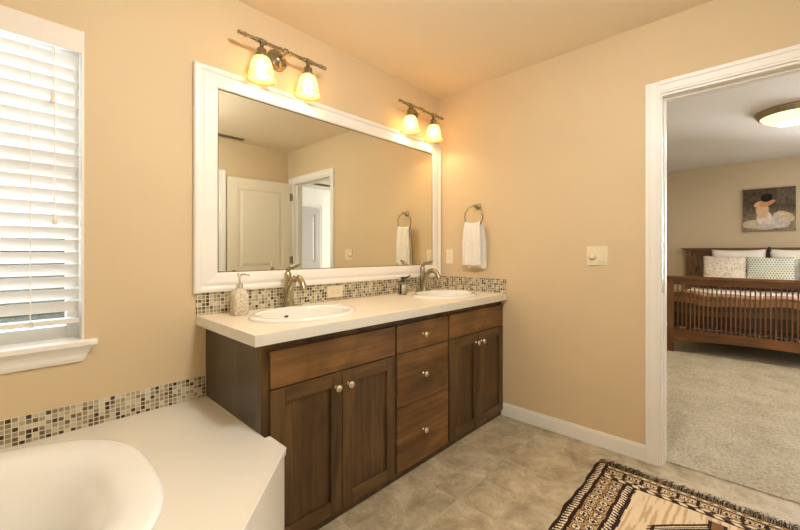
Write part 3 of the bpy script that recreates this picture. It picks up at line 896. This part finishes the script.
# ------------------------------------------------------------------ soap dispensers
sx, sy = -1.705, -.125
t = thing('soap_dispenser', 'square pebbled-glass soap dispenser with chrome pump at the tub end of the countertop', 'soap dispenser', (sx, sy, CT1))
def rsq(x, y, z, a, r=.3, n=40):
    out = []
    for i in range(n):
        th_ = 2*PI*i/n; c_, s_ = math.cos(th_), math.sin(th_); p = 5.0
        k = (abs(c_)**p+abs(s_)**p)**(-1/p)
        out.append((x+a*k*c_, y+a*k*s_, z))
    return out
m = MB().rings([rsq(sx, sy, CT1+.001, .031), rsq(sx, sy, CT1+.006, .035), rsq(sx, sy, CT1+.095, .034), rsq(sx, sy, CT1+.112, .028), rsq(sx, sy, CT1+.120, .015), rsq(sx, sy, CT1+.128, .013)])
obj('bottle', m, M_SOAPT, t)
obj('pump', MB().lathe([(.016, .127), (.016, .146), (.012, .150), (.006, .152), (.005, .182), (.010, .184), (.011, .196), (.001, .198)][::-1], (sx, sy, CT1), seg=20)
    .tube([(sx, sy, CT1+.190), (sx+.020, sy-.014, CT1+.192), (sx+.038, sy-.026, CT1+.186)], [.006, .005, .0035], 10), M_CHROME, t)
sx, sy = -.545, -.095
t = thing('lotion_bottle', 'small glass pump bottle with black pump and cream contents beside the far sink', 'soap dispenser', (sx, sy, CT1))
b = obj('bottle', MB().lathe([(.026, .001), (.029, .004), (.029, .072), (.024, .079), (.012, .083), (.012, .088)], (sx, sy, CT1), seg=28), M_CLEAR, t)
obj('contents', MB().lathe([(.026, .014), (.0275, .016), (.0275, .066), (.024, .068)], (sx, sy, CT1), seg=28), M_LOTION, b)
lb = MB()
for i in range(7):
    a0, a1 = math.radians(180+i*4), math.radians(180+(i+1)*4)
    lb.add([(sx+.0295*math.cos(a0), sy+.0295*math.sin(a0), CT1+.006), (sx+.0295*math.cos(a1), sy+.0295*math.sin(a1), CT1+.006), (sx+.0295*math.cos(a1), sy+.0295*math.sin(a1), CT1+.074), (sx+.0295*math.cos(a0), sy+.0295*math.sin(a0), CT1+.074)], [(0,1,2,3)])
obj('dark_band', lb, M_BLACK, b)
obj('pump', MB().lathe([(.015, .087), (.015, .102), (.006, .104), (.005, .112), (.012, .114), (.012, .124), (.001, .126)][::-1], (sx, sy, CT1), seg=20)
    .tube([(sx-.012, sy+.006, CT1+.118), (sx+.02, sy-.018, CT1+.119), (sx+.036, sy-.031, CT1+.128), (sx+.040, sy-.035, CT1+.140)], [.007, .0065, .005, .003], 10), M_BLACK, t)

# ------------------------------------------------------------------ tub deck and bathtub
dpoly = [(-1.8135, -.0005), (-1.8135, -.596), (-1.793, -.596), (-1.793, -.712), (-2.279, -1.205), (XW+.001, -1.205), (XW+.001, -.0005)]
dk = thing('tub_deck', 'cream tiled tub surround with an angled corner butting against the vanity', 'tub deck', (-2.3, -.6, 0))
top = obj('deck_top', MB().prism(dpoly, DK-.022, DK), M_DECK)
TXc, TYc, TA, TB_, TN = -2.905, -.531, .757, .480, 3.0
def sup(k, z, n=96, dy=0):
    out = []
    for i in range(n):
        a = 2*PI*i/n; c_, s_ = math.cos(a), math.sin(a)
        q = (abs(c_)**TN+abs(s_)**TN)**(-1/TN)
        out.append((TXc+TA*k*q*c_, TYc+dy+TB_*k*q*s_, z))
    return out
def sup2(off, z, n=96):
    out = []
    for i in range(n):
        a = 2*PI*i/n; c_, s_ = math.cos(a), math.sin(a)
        q = (abs(c_)**TN+abs(s_)**TN)**(-1/TN)
        out.append((TXc+(TA-off)*q*c_, TYc+(TB_-off)*q*s_, z))
    return out
cut = obj('cutter', MB().rings([sup2(.03, DK-.2), sup2(.03, DK+.2)]), M_DECK)
boolean(top, cut)
for p in top.data.polygons: p.use_smooth = False
top.data.transform(Matrix.Translation(-dk.location)); top.parent = dk
# surround panels below
inn = .012
m = MB()
pts = [(-1.793-.004, -.600), (-1.793-.004, -.708), (-2.279-.004, -1.197), (XW+.002, -1.197)]
for i in range(len(pts)-1):
    a_, b_ = Vector(pts[i]), Vector(pts[i+1]); d_ = (b_-a_).normalized(); n__ = Vector((d_.y, -d_.x))*.018
    m.prism([tuple(a_), tuple(b_), tuple(b_+n__), tuple(a_+n__)], 0, DK-.022)
obj('side_panel', m, M_DECK, dk)
er = MB()
ed = [(-1.8142, -.01), (-1.8142, -.597), (-1.7935, -.597), (-1.7935, -.712), (-2.279, -1.2055), (XW+.01, -1.2055)]
for i in range(len(ed)-1):
    er.tube([(ed[i][0], ed[i][1], DK-.0005), (ed[i+1][0], ed[i+1][1], DK-.0005)], .0026, 8)
obj('edge_trim', er, M_EDGE, dk)
m = MB()
R_ = [sup2(.004, DK+.001), sup2(0, DK+.006), sup2(.001, DK+.016), sup2(.007, DK+.0215), sup2(.016, DK+.023), sup2(.062, DK+.021), sup2(.080, DK+.017), sup2(.10, DK+.007), sup2(.122, DK-.010), sup2(.165, DK-.07), sup2(.215, DK-.17), sup2(.25, DK-.29), sup2(.28, DK-.345), sup2(.36, DK-.352)]
R_ += [sup2(.36, DK-.365), sup2(.27, DK-.357), sup2(.238, DK-.298), sup2(.20, DK-.18), sup2(.15, DK-.085), sup2(.10, DK-.02), sup2(.06, DK+.001)]
R_.append(R_[0])
m.rings(R_[:14], True, False, True)
m.rings(R_[14:], True, True, False)
tb = thing('bathtub', 'large white oval drop-in bathtub set in the cream deck under the window', 'bathtub', (TXc, TYc, DK))
obj('basin', m, M_TUB, tb)
obj('overflow_plate', MB().lathe([(.001, -.012), (.030, -.012), (.036, -.008), (.036, 0)], (TXc-.605, TYc, DK-.13), axis='x', seg=24), M_CHROME, tb)
obj('drain', MB().lathe([(.001, .002), (.030, .003), (.034, 0)], (TXc-.25, TYc, DK-.351), seg=24), M_STEEL, tb)

# ------------------------------------------------------------------ rug (woven pattern as face colours)
RX1, RY1, RL, RW, CELL = -.205, -1.262, 1.55, 1.03, .0042
cD, cD2, cM, cT, cC, cF = (50, 30, 19), (66, 42, 26), (128, 92, 58), (186, 156, 116), (232, 216, 186), (226, 205, 172)
def oval(a, b_, r=.021):
    d = math.hypot(a, b_*1.05)
    if d > r: return None
    if d > r*.80: return cD
    if abs(a) < r*.16 or abs(b_) < r*.16: return cD if d < r*.62 else cC
    if d < r*.30: return cD
    return cC
def rug_color(v, u):
    vp = min(v, RL-v); up = min(u, RW-u)
    wob = .002*math.sin(v*38)+.0012*math.sin(v*91+1)
    uq = up+wob
    if uq < .056:
        if uq < .014: return cD
        if uq < .040: 
            fr_ = (v+uq*.25) % .0195
            return cD if fr_ < .0195*(.75-.45*(uq-.014)/.026) else cC
        return cD
    if vp < .150:
        if vp < .006: return cD
        if vp < .030:
            a = (u % .040)/.040-.5; b_ = (vp-.018)/.012
            return cC if abs(a)*2+abs(b_) < .75 else (cD if abs(a)*2+abs(b_) < 1.05 else cT)
        if vp < .036: return cD
        if vp < .084:
            a = ((u+.01) % .075)-.0375
            for s in (-.014, .016):
                r_ = oval(a-s, (vp-.060), .0165)
                if r_: return r_
            if abs(abs(a)-.034) < .003: return cD
            return cT
        if vp < .090: return cD
        if vp < .102: return cC if ((u+vp) % .05) < .030 else cD
        if vp < .108: return cM
        if vp < .128: return cD if ((u-vp*.8) % .062) < .033 else cC
        if vp < .134: return cD
    if uq < .152:
        for row, off in ((.080, 0), (.126, .026)):
            a = ((v+off) % .052)-.026
            r_ = oval(a, uq-row, .0205)
            if r_: return r_
        a = ((v+(uq-.1)*.55) % .052)-.026
        if abs(a) < .0022: return cD
        if abs(uq-.103) < .0018: return cM
        return cT if noise.noise(Vector((v*60, u*60, 1))) > -.2 else cM
    if uq < .167: return cD
    if uq < .192:
        fr_ = (v-uq*.25) % .0195
        return cD if fr_ < .0195*(.30+.4*(uq-.167)/.025) else cC
    if uq < .208: return cD
    # field with a stepped medallion
    d = min(up-.310, (vp-.165)*.78-abs(u-RW/2)*.78)
    if abs(u-RW/2) < .030 and .165 < vp < .225:
        return cM if abs(u-RW/2) < .018 else cD
    if d > 0:
        if d < .012: return cD
        if d < .030: return cD if ((u+v) % .018) < .009 else cC
        if d < .042: return cD
        if d < .085:
            a = ((u+v) % .05)-.025
            r_ = oval(a, d-.063, .018)
            return r_ or cT
        if d < .098: return cD
        if d < .14: return cC
        if d < .155: return cD2
        return cM if (int(u/.03)+int(v/.03)) % 3 else cT
    if -.012 < d <= 0 and ((u+v) % .022) < .008: return cD
    n_1 = noise.noise(Vector((v*5, u*70, 3)))
    return tuple(int(c_*(1+.06*n_1)) for c_ in (cF if n_1 > -.15 else (206, 176, 136)))
nx, ny = int(RL/CELL), int(RW/CELL)
verts = []; faces = []; cols = []
def rz(v, u): return .0085+.0022*noise.noise(Vector((v*7, u*7, 0)))+.0006*noise.noise(Vector((v*90, u*90, 2)))
for i in range(nx+1):
    v = RL*i/nx
    for j in range(ny+1):
        u = RW*j/ny
        ex = .004*math.sin(v*17)+.003*math.sin(v*41) if j in (0, ny) else 0
        verts.append((RX1-v, RY1-u+ex, rz(v, u)))
for i in range(nx):
    for j in range(ny):
        a = i*(ny+1)+j
        faces.append((a, a+ny+1, a+ny+2, a+1)); cols.append(rug_color(RL*(i+.5)/nx, RW*(j+.5)/ny))
base = len(verts)
ring = [i*(ny+1) for i in range(nx+1)]+[nx*(ny+1)+j for j in range(1, ny+1)]+[i*(ny+1)+ny for i in range(nx-1, -1, -1)]+[j for j in range(ny-1, 0, -1)]
for q in ring: verts.append((verts[q][0], verts[q][1], .0008))
for k in range(len(ring)):
    k2 = (k+1) % len(ring)
    faces.append((ring[k], ring[k2], base+k2, base+k)); cols.append(cD)
me = bpy.data.meshes.new('woven_rug'); me.from_pydata(verts, [], faces)
ca = me.color_attributes.new('weave', 'FLOAT_COLOR', 'CORNER')
buf = []
for p, c_ in zip(me.polygons, cols):
    l_ = lin(c_)
    buf.extend(l_*p.loop_total)
ca.data.foreach_set('color', buf)
me.materials.append(vcol('woven_wool')); me.update()
rug = bpy.data.objects.new('woven_rug', me); COL.objects.link(rug)
# bring the object's origin onto the rug
c0 = Vector((RX1-RL/2, RY1-RW/2, 0)); me.transform(Matrix.Translation(-c0)); rug.location = c0
tag(rug, 'brown and cream patterned woven rug with dark fringe on the tile floor', 'rug')
m = MB()
rf = random.Random(3)
for k in range(560):
    yy = RY1-.002-RW*(k/560.0)+rf.uniform(-.004, .004)
    ln = rf.uniform(.034, .072); dy = rf.uniform(-.024, .014); hh = rf.uniform(.004, .020); wdt = rf.uniform(.0008, .0018)
    x0 = RX1-.004
    ps = [(x0, yy, .008), (x0+ln*.35, yy+dy*.3, .008+hh*.6), (x0+ln*.75, yy+dy*.8, .005+hh*.6), (x0+ln, yy+dy*1.1, .003+hh*.15)]
    m.tube(ps, [wdt, wdt, wdt*.9, wdt*.4], 4, mi=0 if rf.random() < .72 else 1)
fg = obj('fringe', m, [simple('dark_fringe_yarn', (58, 46, 34), .9), simple('pale_fringe_yarn', (150, 126, 92), .9)], rug)
fg['kind'] = 'stuff'

# ------------------------------------------------------------------ bedroom: bed
BY0, BY1 = -2.78, -1.133       # bed sides
FX, HX = 2.955, 4.62
bed = thing('slatted_bed', 'reddish-brown wooden slatted bed in the bedroom beyond the doorway', 'bed', (3.8, (BY0+BY1)/2, .006))
FZ = .006
for (yy) in (BY1-.062, BY0):
    obj('post', MB().box(FX-.018, FX+.045, yy, yy+.062, FZ, .860), M_BEDS, bed, bev=.003)
    obj('post', MB().box(HX, HX+.06, yy, yy+.062, FZ, 1.20), M_BEDS, bed, bev=.003)
obj('cap_rail', MB().box(FX-.035, FX+.060, BY0-.02, BY1+.02, .861, .893), M_BEDW, bed, bev=.004)
obj('upper_rail', MB().box(FX, FX+.028, BY0+.062, BY1-.062, .795, .861), M_BEDW, bed, bev=.002)
m = MB(); n = 40   # lower rail with a shallow arch
r0 = []; r1 = []
ya, yb2 = BY0+.062, BY1-.062
up_ = [(ya+(yb2-ya)*i/n) for i in range(n+1)]
def arch(y):
    k = (y-ya)/(yb2-ya); return .115+.055*max(0, math.sin(k*PI))**.6
pl = [(y, .272) for y in up_]+[(y, arch(y)) for y in reversed(up_)]
m.rings([[(FX, y, z) for y, z in pl], [(FX+.028, y, z) for y, z in pl]], True, False, False, smooth=False)
for i in range(n):
    for xx, fl_ in ((FX, 0), (FX+.028, 1)):
        q = [(xx, up_[i], arch(up_[i])), (xx, up_[i+1], arch(up_[i+1])), (xx, up_[i+1], .272), (xx, up_[i], .272)]
        m.add(q, [(0,1,2,3) if fl_ else (3,2,1,0)])
obj('lower_rail', m, M_BEDW, bed)
y = BY1-.062-.032
while y > BY0+.08:
    obj('slat', MB().box(FX+.008, FX+.018, y-.0125, y, .272, .795), M_BEDS, bed)
    y -= .0387
obj('side_rail', MB().box(FX+.045, HX, BY1-.045, BY1-.018, .20, .36), M_BEDW, bed, bev=.002)
obj('side_rail', MB().box(FX+.045, HX, BY0+.018, BY0+.045, .20, .36), M_BEDW, bed, bev=.002)
hb = obj('headboard_rail', MB().box(HX+.012, HX+.048, BY0+.062, BY1-.062, 1.13, 1.20).box(HX+.012, HX+.048, BY0+.062, BY1-.062, .45, .58), M_BEDW, bed, bev=.002)
m = MB()   # headboard cap, ends sweep out past the posts
m.rings([[(HX-.03, y, 1.200+dz0), (HX+.085, y, 1.200+dz0), (HX+.085, y, 1.236), (HX-.03, y, 1.236)] for y, dz0 in ((BY1+.062, .026), (BY1, .0), (BY0, .0), (BY0-.062, .026))], True, True, True, smooth=False)
obj('headboard_cap', m, M_BEDW, bed, bev=.002)
y = BY1-.085
while y > BY0+.07:
    obj('slat', MB().box(HX+.020, HX+.036, y-.034, y, .58, 1.13), M_BEDS, bed)
    y -= .060
# base and mattress
mt_ = obj('mattress', MB().box(FX+.050, HX-.005, BY0+.05, BY1-.05, .37, .655), M_WHITE, bev=.04, seg=4)
tag(mt_, 'thick white mattress under the sheets in the slatted bed', 'mattress')
obj('mattress_platform', MB().box(FX+.046, HX-.001, BY0+.046, BY1-.046, .30, .368), simple('dark_platform', (70, 58, 48), .8), bed)

def grid_sheet(name, fn, nu, nv, mat, th_=.012):
    m = MB(); m.rings([[fn(i/nu, j/nv) for j in range(nv+1)] for i in range(nu+1)], False, False, False)
    o = obj(name, m, mat)
    md = o.modifiers.new('thick', 'SOLIDIFY'); md.thickness = th_; md.offset = 1
    return o
# blanket: striped brown cover draped over the foot end
def striped():
    m_, nt, b = new_mat('striped_brown_blanket')
    tc = N(nt, 'ShaderNodeTexCoord'); sp = N(nt, 'ShaderNodeSeparateXYZ'); nt.links.new(tc.outputs['UV'], sp.inputs[0])
    rp = N(nt, 'ShaderNodeValToRGB'); rp.color_ramp.interpolation = 'CONSTANT'
    e = rp.color_ramp.elements
    seq = [(0, (74, 62, 50)), (.16, (96, 80, 62)), (.24, (86, 70, 54)), (.31, (158, 124, 92)), (.39, (140, 108, 80)), (.47, (172, 138, 104)), (.55, (150, 118, 88)), (.63, (176, 142, 108)), (.72, (152, 120, 90)), (.80, (178, 144, 110)), (.9, (160, 126, 94))]
    e[0].position = 0; e[0].color = lin(seq[0][1]); e[1].position = seq[1][0]; e[1].color = lin(seq[1][1])
    for p, c_ in seq[2:]:
        k = e.new(p); k.color = lin(c_)
    nt.links.new(sp.outputs[0], rp.inputs[0]); nt.links.new(rp.outputs[0], b.inputs['Base Color'])
    b.inputs['Roughness'].default_value = .9; b.inputs['Specular IOR Level'].default_value = .15
    return m_
def blanket(s, k):
    y = BY1-.052-(BY1-BY0-.104)*k
    wv = .018*math.sin(k*11+1)+.010*math.sin(k*23)
    if s < .42:      # vertical drop at the foot
        d = s/.42
        return (FX+.036-.004*math.sin(k*17)*(1-d)+.0, y, .34+.325*d+wv*d*.8)
    d = (s-.42)/.58
    rise = .662+.014*math.sin(min(1, d*4)*PI/2)
    return (FX+.036+.42*d+.02*math.sin(k*7), y, rise+wv*.8*(1-d*.4)+.006*math.sin(d*9+k*4))
nu, nv = 60, 70
m = MB(); m.rings([[blanket(i/nu, j/nv) for j in range(nv+1)] for i in range(nu+1)], False, False, False)
o = obj('blanket', m, striped())
uv = o.data.uv_layers.new(name='uv')
for p in o.data.polygons:
    for li in p.loop_indices:
        vi = o.data.loops[li].vertex_index
        uv.data[li].uv = ((vi//(nv+1))/nu + .02*math.sin((vi % (nv+1))/nv*9), (vi % (nv+1))/nv)
md = o.modifiers.new('thick', 'SOLIDIFY'); md.thickness = .008; md.offset = 1
tag(o, 'brown and tan striped blanket spread over the foot of the bed', 'blanket')

def pillow(name, c, wy, hz, dx, tilt, mat, label, group=None, n=3.2):
    """upright pillow leaning on the headboard: width wy along y, height hz, depth dx"""
    m = MB(); nn = 26; rs_f = []
    def P(a, b_, side):
        # a, b_ in -1..1
        ex = 1-.055*(1-abs(b_)**2); ey = 1-.07*(1-abs(a)**2)
        t_ = (max(0, 1-abs(a)**n)*max(0, 1-abs(b_)**n))**.55
        y = a*wy/2*ex; z = b_*hz/2*ey; x = side*dx/2*t_+.008*noise.noise(Vector((a*2.2, b_*2.2, c[1]*3+side)))*t_*2
        xr = x*math.cos(tilt)+z*math.sin(tilt); zr = -x*math.sin(tilt)+z*math.cos(tilt)
        return (c[0]+xr, c[1]+y, c[2]+zr)
    for side in (-1, 1):
        g = [[P(-1+2*i/nn, -1+2*j/nn, side) for j in range(nn+1)] for i in range(nn+1)]
        if side < 0: g = g[::-1]
        m.rings(g, False, False, False)
    o = obj(name, m, mat, loc=c)
    md = o.modifiers.new('weld', 'WELD'); md.merge_threshold = .0004
    return tag(o, label, 'pillow', group)
def fabric_pattern(name, base_c, pat_c, kind):
    m_, nt, b = new_mat(name)
    if kind == 'dots':
        tc = N(nt, 'ShaderNodeTexCoord'); mp = N(nt, 'ShaderNodeMapping'); mp.inputs['Scale'].default_value = (0.001, 36, 36)
        nt.links.new(tc.outputs['Object'], mp.inputs[0])
        vo = N(nt, 'ShaderNodeTexVoronoi'); vo.inputs['Scale'].default_value = 1; vo.inputs['Randomness'].default_value = .0
        # every second row is shifted by half a step
        sp = N(nt, 'ShaderNodeSeparateXYZ'); nt.links.new(mp.outputs[0], sp.inputs[0])
        fl_ = N(nt, 'ShaderNodeMath', operation='FLOOR'); nt.links.new(sp.outputs[2], fl_.inputs[0])
        mo = N(nt, 'ShaderNodeMath', operation='PINGPONG'); mo.inputs[1].default_value = 1; nt.links.new(fl_.outputs[0], mo.inputs[0])
        ma = N(nt, 'ShaderNodeMath', operation='MULTIPLY_ADD'); ma.inputs[1].default_value = .5; nt.links.new(mo.outputs[0], ma.inputs[0]); nt.links.new(sp.outputs[1], ma.inputs[2])
        fy = N(nt, 'ShaderNodeMath', operation='FRACT'); fz = N(nt, 'ShaderNodeMath', operation='FRACT'); nt.links.new(ma.outputs[0], fy.inputs[0]); nt.links.new(sp.outputs[2], fz.inputs[0])
        cb = N(nt, 'ShaderNodeCombineXYZ'); nt.links.new(fy.outputs[0], cb.inputs[0]); nt.links.new(fz.outputs[0], cb.inputs[1])
        di = N(nt, 'ShaderNodeVectorMath', operation='DISTANCE'); di.inputs[1].default_value = (.5, .5, 0); nt.links.new(cb.outputs[0], di.inputs[0])
        lt = N(nt, 'ShaderNodeMath', operation='LESS_THAN'); lt.inputs[1].default_value = .30; nt.links.new(di.outputs['Value'], lt.inputs[0])
        fac = lt.outputs[0]
    else:
        nz = N(nt, 'ShaderNodeTexNoise'); nz.inputs['Scale'].default_value = 13; nz.inputs['Detail'].default_value = 2; nz.inputs['Distortion'].default_value = 1.8
        nt.links.new(coords(nt), nz.inputs[0])
        su = N(nt, 'ShaderNodeMath', operation='SUBTRACT'); su.inputs[1].default_value = .5; nt.links.new(nz.outputs[0], su.inputs[0])
        ab = N(nt, 'ShaderNodeMath', operation='ABSOLUTE'); nt.links.new(su.outputs[0], ab.inputs[0])
        lt = N(nt, 'ShaderNodeMath', operation='LESS_THAN'); lt.inputs[1].default_value = .028; nt.links.new(ab.outputs[0], lt.inputs[0])
        fac = lt.outputs[0]
    mx = N(nt, 'ShaderNodeMix', data_type='RGBA'); nt.links.new(fac, mx.inputs[0]); mx.inputs[6].default_value = lin(base_c); mx.inputs[7].default_value = lin(pat_c)
    nt.links.new(mx.outputs[2], b.inputs['Base Color']); b.inputs['Roughness'].default_value = .9
    return m_
tl = math.radians(14)
pillow('pillow', (4.50, -1.715, 1.000), .57, .44, .16, tl, M_WHITE, 'plain white pillow leaning on the headboard, behind the pale scroll-patterned pillow')
pillow('pillow', (4.50, -2.335, 1.000), .62, .44, .16, tl, M_WHITE, 'plain white pillow leaning on the headboard, behind the dotted pillow')
pillow('pillow', (4.30, -1.585, .925), .47, .42, .12, math.radians(18), fabric_pattern('pale_scroll_fabric', (236, 228, 214), (188, 178, 162), 'scroll'), 'cream throw pillow with faint grey scroll pattern, left of the dotted pillow')
pillow('pillow', (4.28, -2.03, .920), .46, .41, .14, math.radians(18), fabric_pattern('teal_dot_fabric', (226, 226, 212), (112, 136, 138), 'dots'), 'pale throw pillow printed with rows of small blue-grey dots')
pillow('pillow', (4.30, -2.505, .910), .46, .38, .12, math.radians(18), simple('pale_green_fabric', (206, 210, 192), .9), 'pale green throw pillow at the frame edge, right of the dotted pillow')
# small dark clip-on lamp on the headboard
hc = thing('clip_lamp', 'small black clip-on shape hanging from the headboard rail above the pillows', 'lamp', (4.56, -2.028, 1.16))
obj('clip', MB().box(4.575, 4.625, -2.040, -2.015, 1.2365, 1.246).box(4.570, 4.578, -2.040, -2.015, 1.19, 1.246), M_BLACK, hc)
obj('shade', MB().lathe([(.008, .034), (.010, .026), (.026, -.004), (.027, -.012), (.02, -.014)][::-1], (4.552, -2.028, 1.196), seg=20), M_BLACK, hc)

# ------------------------------------------------------------------ canvas picture above the bed
PY0, PY1, PZ0, PZ1 = -2.278, -1.765, 1.463, 2.050
nxp, nzp = 110, 126
verts = []; faces = []; cols = []
for j in range(nzp+1):
    for i in range(nxp+1):
        verts.append((XF-.030, PY1-(PY1-PY0)*i/nxp, PZ1-(PZ1-PZ0)*j/nzp))
def ell(u, v, cu, cv, ru, rv, a=0):
    du, dv = u-cu, v-cv; c_, s_ = math.cos(a), math.sin(a)
    return math.hypot((du*c_+dv*s_)/ru, (-du*s_+dv*c_)/rv)
def art(u, v):
    n1 = noise.noise(Vector((u*5, v*6, 1))); n2 = noise.noise(Vector((u*16, v*14, 2))); n3 = noise.noise(Vector((u*40, v*18, 5)))
    b0 = Vector((84, 72, 62)); b1 = Vector((142, 130, 112))
    k = min(1, max(0, (v-.38)*2.6))+.25*n1+(.25 if u > .65 and v < .4 else 0)
    c = b0.lerp(b1, max(0, min(1, k)))*(1+.22*n2+.12*n3)
    wq = .06*n2
    if ell(u, v, .22, .83, .24, .10) + wq*3 < 1: c = Vector((196, 182, 156))*(1+.12*n2)
    if ell(u, v, .78, .68, .20, .12, .3)+wq*3 < 1: c = Vector((202, 188, 158))*(1+.15*n2)
    if ell(u, v, .60, .80, .30, .13, .15)+wq*2 < 1: c = Vector((196, 188, 184))*(1+.16*n2)
    if ell(u, v, .42, .70, .15, .17)+wq < 1: c = Vector((220, 208, 198))*(1+.14*n2)
    if ell(u, v, .44, .90, .22, .06)+wq*2 < 1: c = Vector((188, 182, 180))*(1+.12*n2)
    if ell(u, v, .38, .50, .125, .19)+wq < 1: c = Vector((216, 184, 150))*(1+.08*n2)       # back
    if ell(u, v, .30, .36, .095, .050, -.6)+wq < 1: c = Vector((222, 178, 138))            # raised arms
    if ell(u, v, .53, .34, .110, .045, -.5)+wq < 1: c = Vector((204, 150, 110))
    if ell(u, v, .42, .37, .10, .07)+wq < 1: c = Vector((206, 150, 106))
    if ell(u, v, .46, .22, .115, .095)+wq*1.5 < 1: c = Vector((38, 30, 30))*(1+.3*n2)      # dark hair
    return tuple(max(0, min(255, q)) for q in c)
for j in range(nzp):
    for i in range(nxp):
        a = j*(nxp+1)+i
        faces.append((a, a+nxp+1, a+nxp+2, a+1)); cols.append(art((i+.5)/nxp, (j+.5)/nzp))
b0 = len(verts)
corner = [(PY1, PZ1), (PY0, PZ1), (PY0, PZ0), (PY1, PZ0)]
verts += [(XF-.030, y, z) for y, z in corner]+[(XF-.001, y, z) for y, z in corner]
for k in range(4):
    faces.append((b0+k, b0+(k+1) % 4, b0+4+(k+1) % 4, b0+4+k)); cols.append((60, 48, 40))
me = bpy.data.meshes.new('canvas_picture'); me.from_pydata(verts, [], faces)
ca = me.color_attributes.new('weave', 'FLOAT_COLOR', 'CORNER'); buf = []
for p, c_ in zip(me.polygons, cols): buf.extend(lin(c_)*p.loop_total)
ca.data.foreach_set('color', buf)
me.materials.append(vcol('painted_canvas', .6, .1, 300)); me.update()
pic = bpy.data.objects.new('canvas_picture', me); COL.objects.link(pic)
tag(pic, 'unframed canvas painting of a seated dark-haired figure in pale drapery above the bed', 'painting')

# ------------------------------------------------------------------ ceiling fittings
def dome_light(c, R, label):
    t = thing('ceiling_light', label, 'ceiling light', c)
    x, y, z = c
    obj('rim', MB().lathe([(R*.84, -.052), (R*.88, -.054), (R*.90, -.048), (R*.93, -.036), (R*.97, -.020), (R*1.0, -.010), (R*1.0, -.001), (.02, -.001)], c, seg=56, cap=False), M_NICKEL, t)
    obj('glass_dome', MB().lathe([(.004, -.128), (R*.25, -.124), (R*.50, -.110), (R*.68, -.088), (R*.80, -.064), (R*.85, -.050)], c, seg=56, cap=False), M_DIFF, t)
    return t
dome_light((2.36, -2.13, H), .250, 'round flush ceiling light with a metal rim and glowing glass dome in the bedroom')
t = thing('ceiling_light', 'added flush round fill light, out of view over the open floor of the bathroom', 'ceiling light', (-1.70, -1.50, H))  # out-of-view fitting, added to house the bathroom fill lamp
obj('rim', MB().lathe([(.19, -.10), (.20, -.10), (.20, -.001), (.02, -.001)], (-1.70, -1.50, H), seg=48, cap=False), M_NICKEL, t)
obj('glass_dome', MB().lathe([(.004, -.128), (.10, -.124), (.17, -.112), (.192, -.098)], (-1.70, -1.50, H), seg=48, cap=False), frosted('fill_lamp_glass', (252, 242, 222), .6), t)

def ceiling_vent(c, w_, d_, label, n=10):
    t = thing('ceiling_vent', label, 'vent', c)
    x, y, z = c
    m = MB().box(x-w_/2, x+w_/2, y-d_/2, y-d_/2+.02, z-.008, z-.0005).box(x-w_/2, x+w_/2, y+d_/2-.02, y+d_/2, z-.008, z-.0005)
    m.box(x-w_/2, x-w_/2+.02, y-d_/2+.02, y+d_/2-.02, z-.008, z-.0005).box(x+w_/2-.02, x+w_/2, y-d_/2+.02, y+d_/2-.02, z-.008, z-.0005)
    obj('frame', m, simple('vent_enamel', (212, 198, 168), .5), t, bev=.001)
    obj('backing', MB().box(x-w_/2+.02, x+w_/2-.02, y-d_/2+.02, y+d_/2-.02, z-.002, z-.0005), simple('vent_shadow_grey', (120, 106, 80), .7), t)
    m = MB()
    for i in range(n):
        yy = y-d_/2+.026+(d_-.052)*i/(n-1)
        m.add([(x-w_/2+.02, yy-.005, z-.003), (x+w_/2-.02, yy-.005, z-.003), (x+w_/2-.02, yy+.004, z-.010), (x-w_/2+.02, yy+.004, z-.010)], [(0,1,2,3)])
    obj('louver', m, simple('vent_louver', (205, 190, 158), .5), t)
    return t
ceiling_vent((-.80, -2.285, H), .36, .13, 'narrow louvered vent in the bathroom ceiling, seen in the mirror')
ceiling_vent((1.62, -3.98, H), .40, .20, 'louvered vent in the bedroom ceiling, seen in the mirror through the doorway')
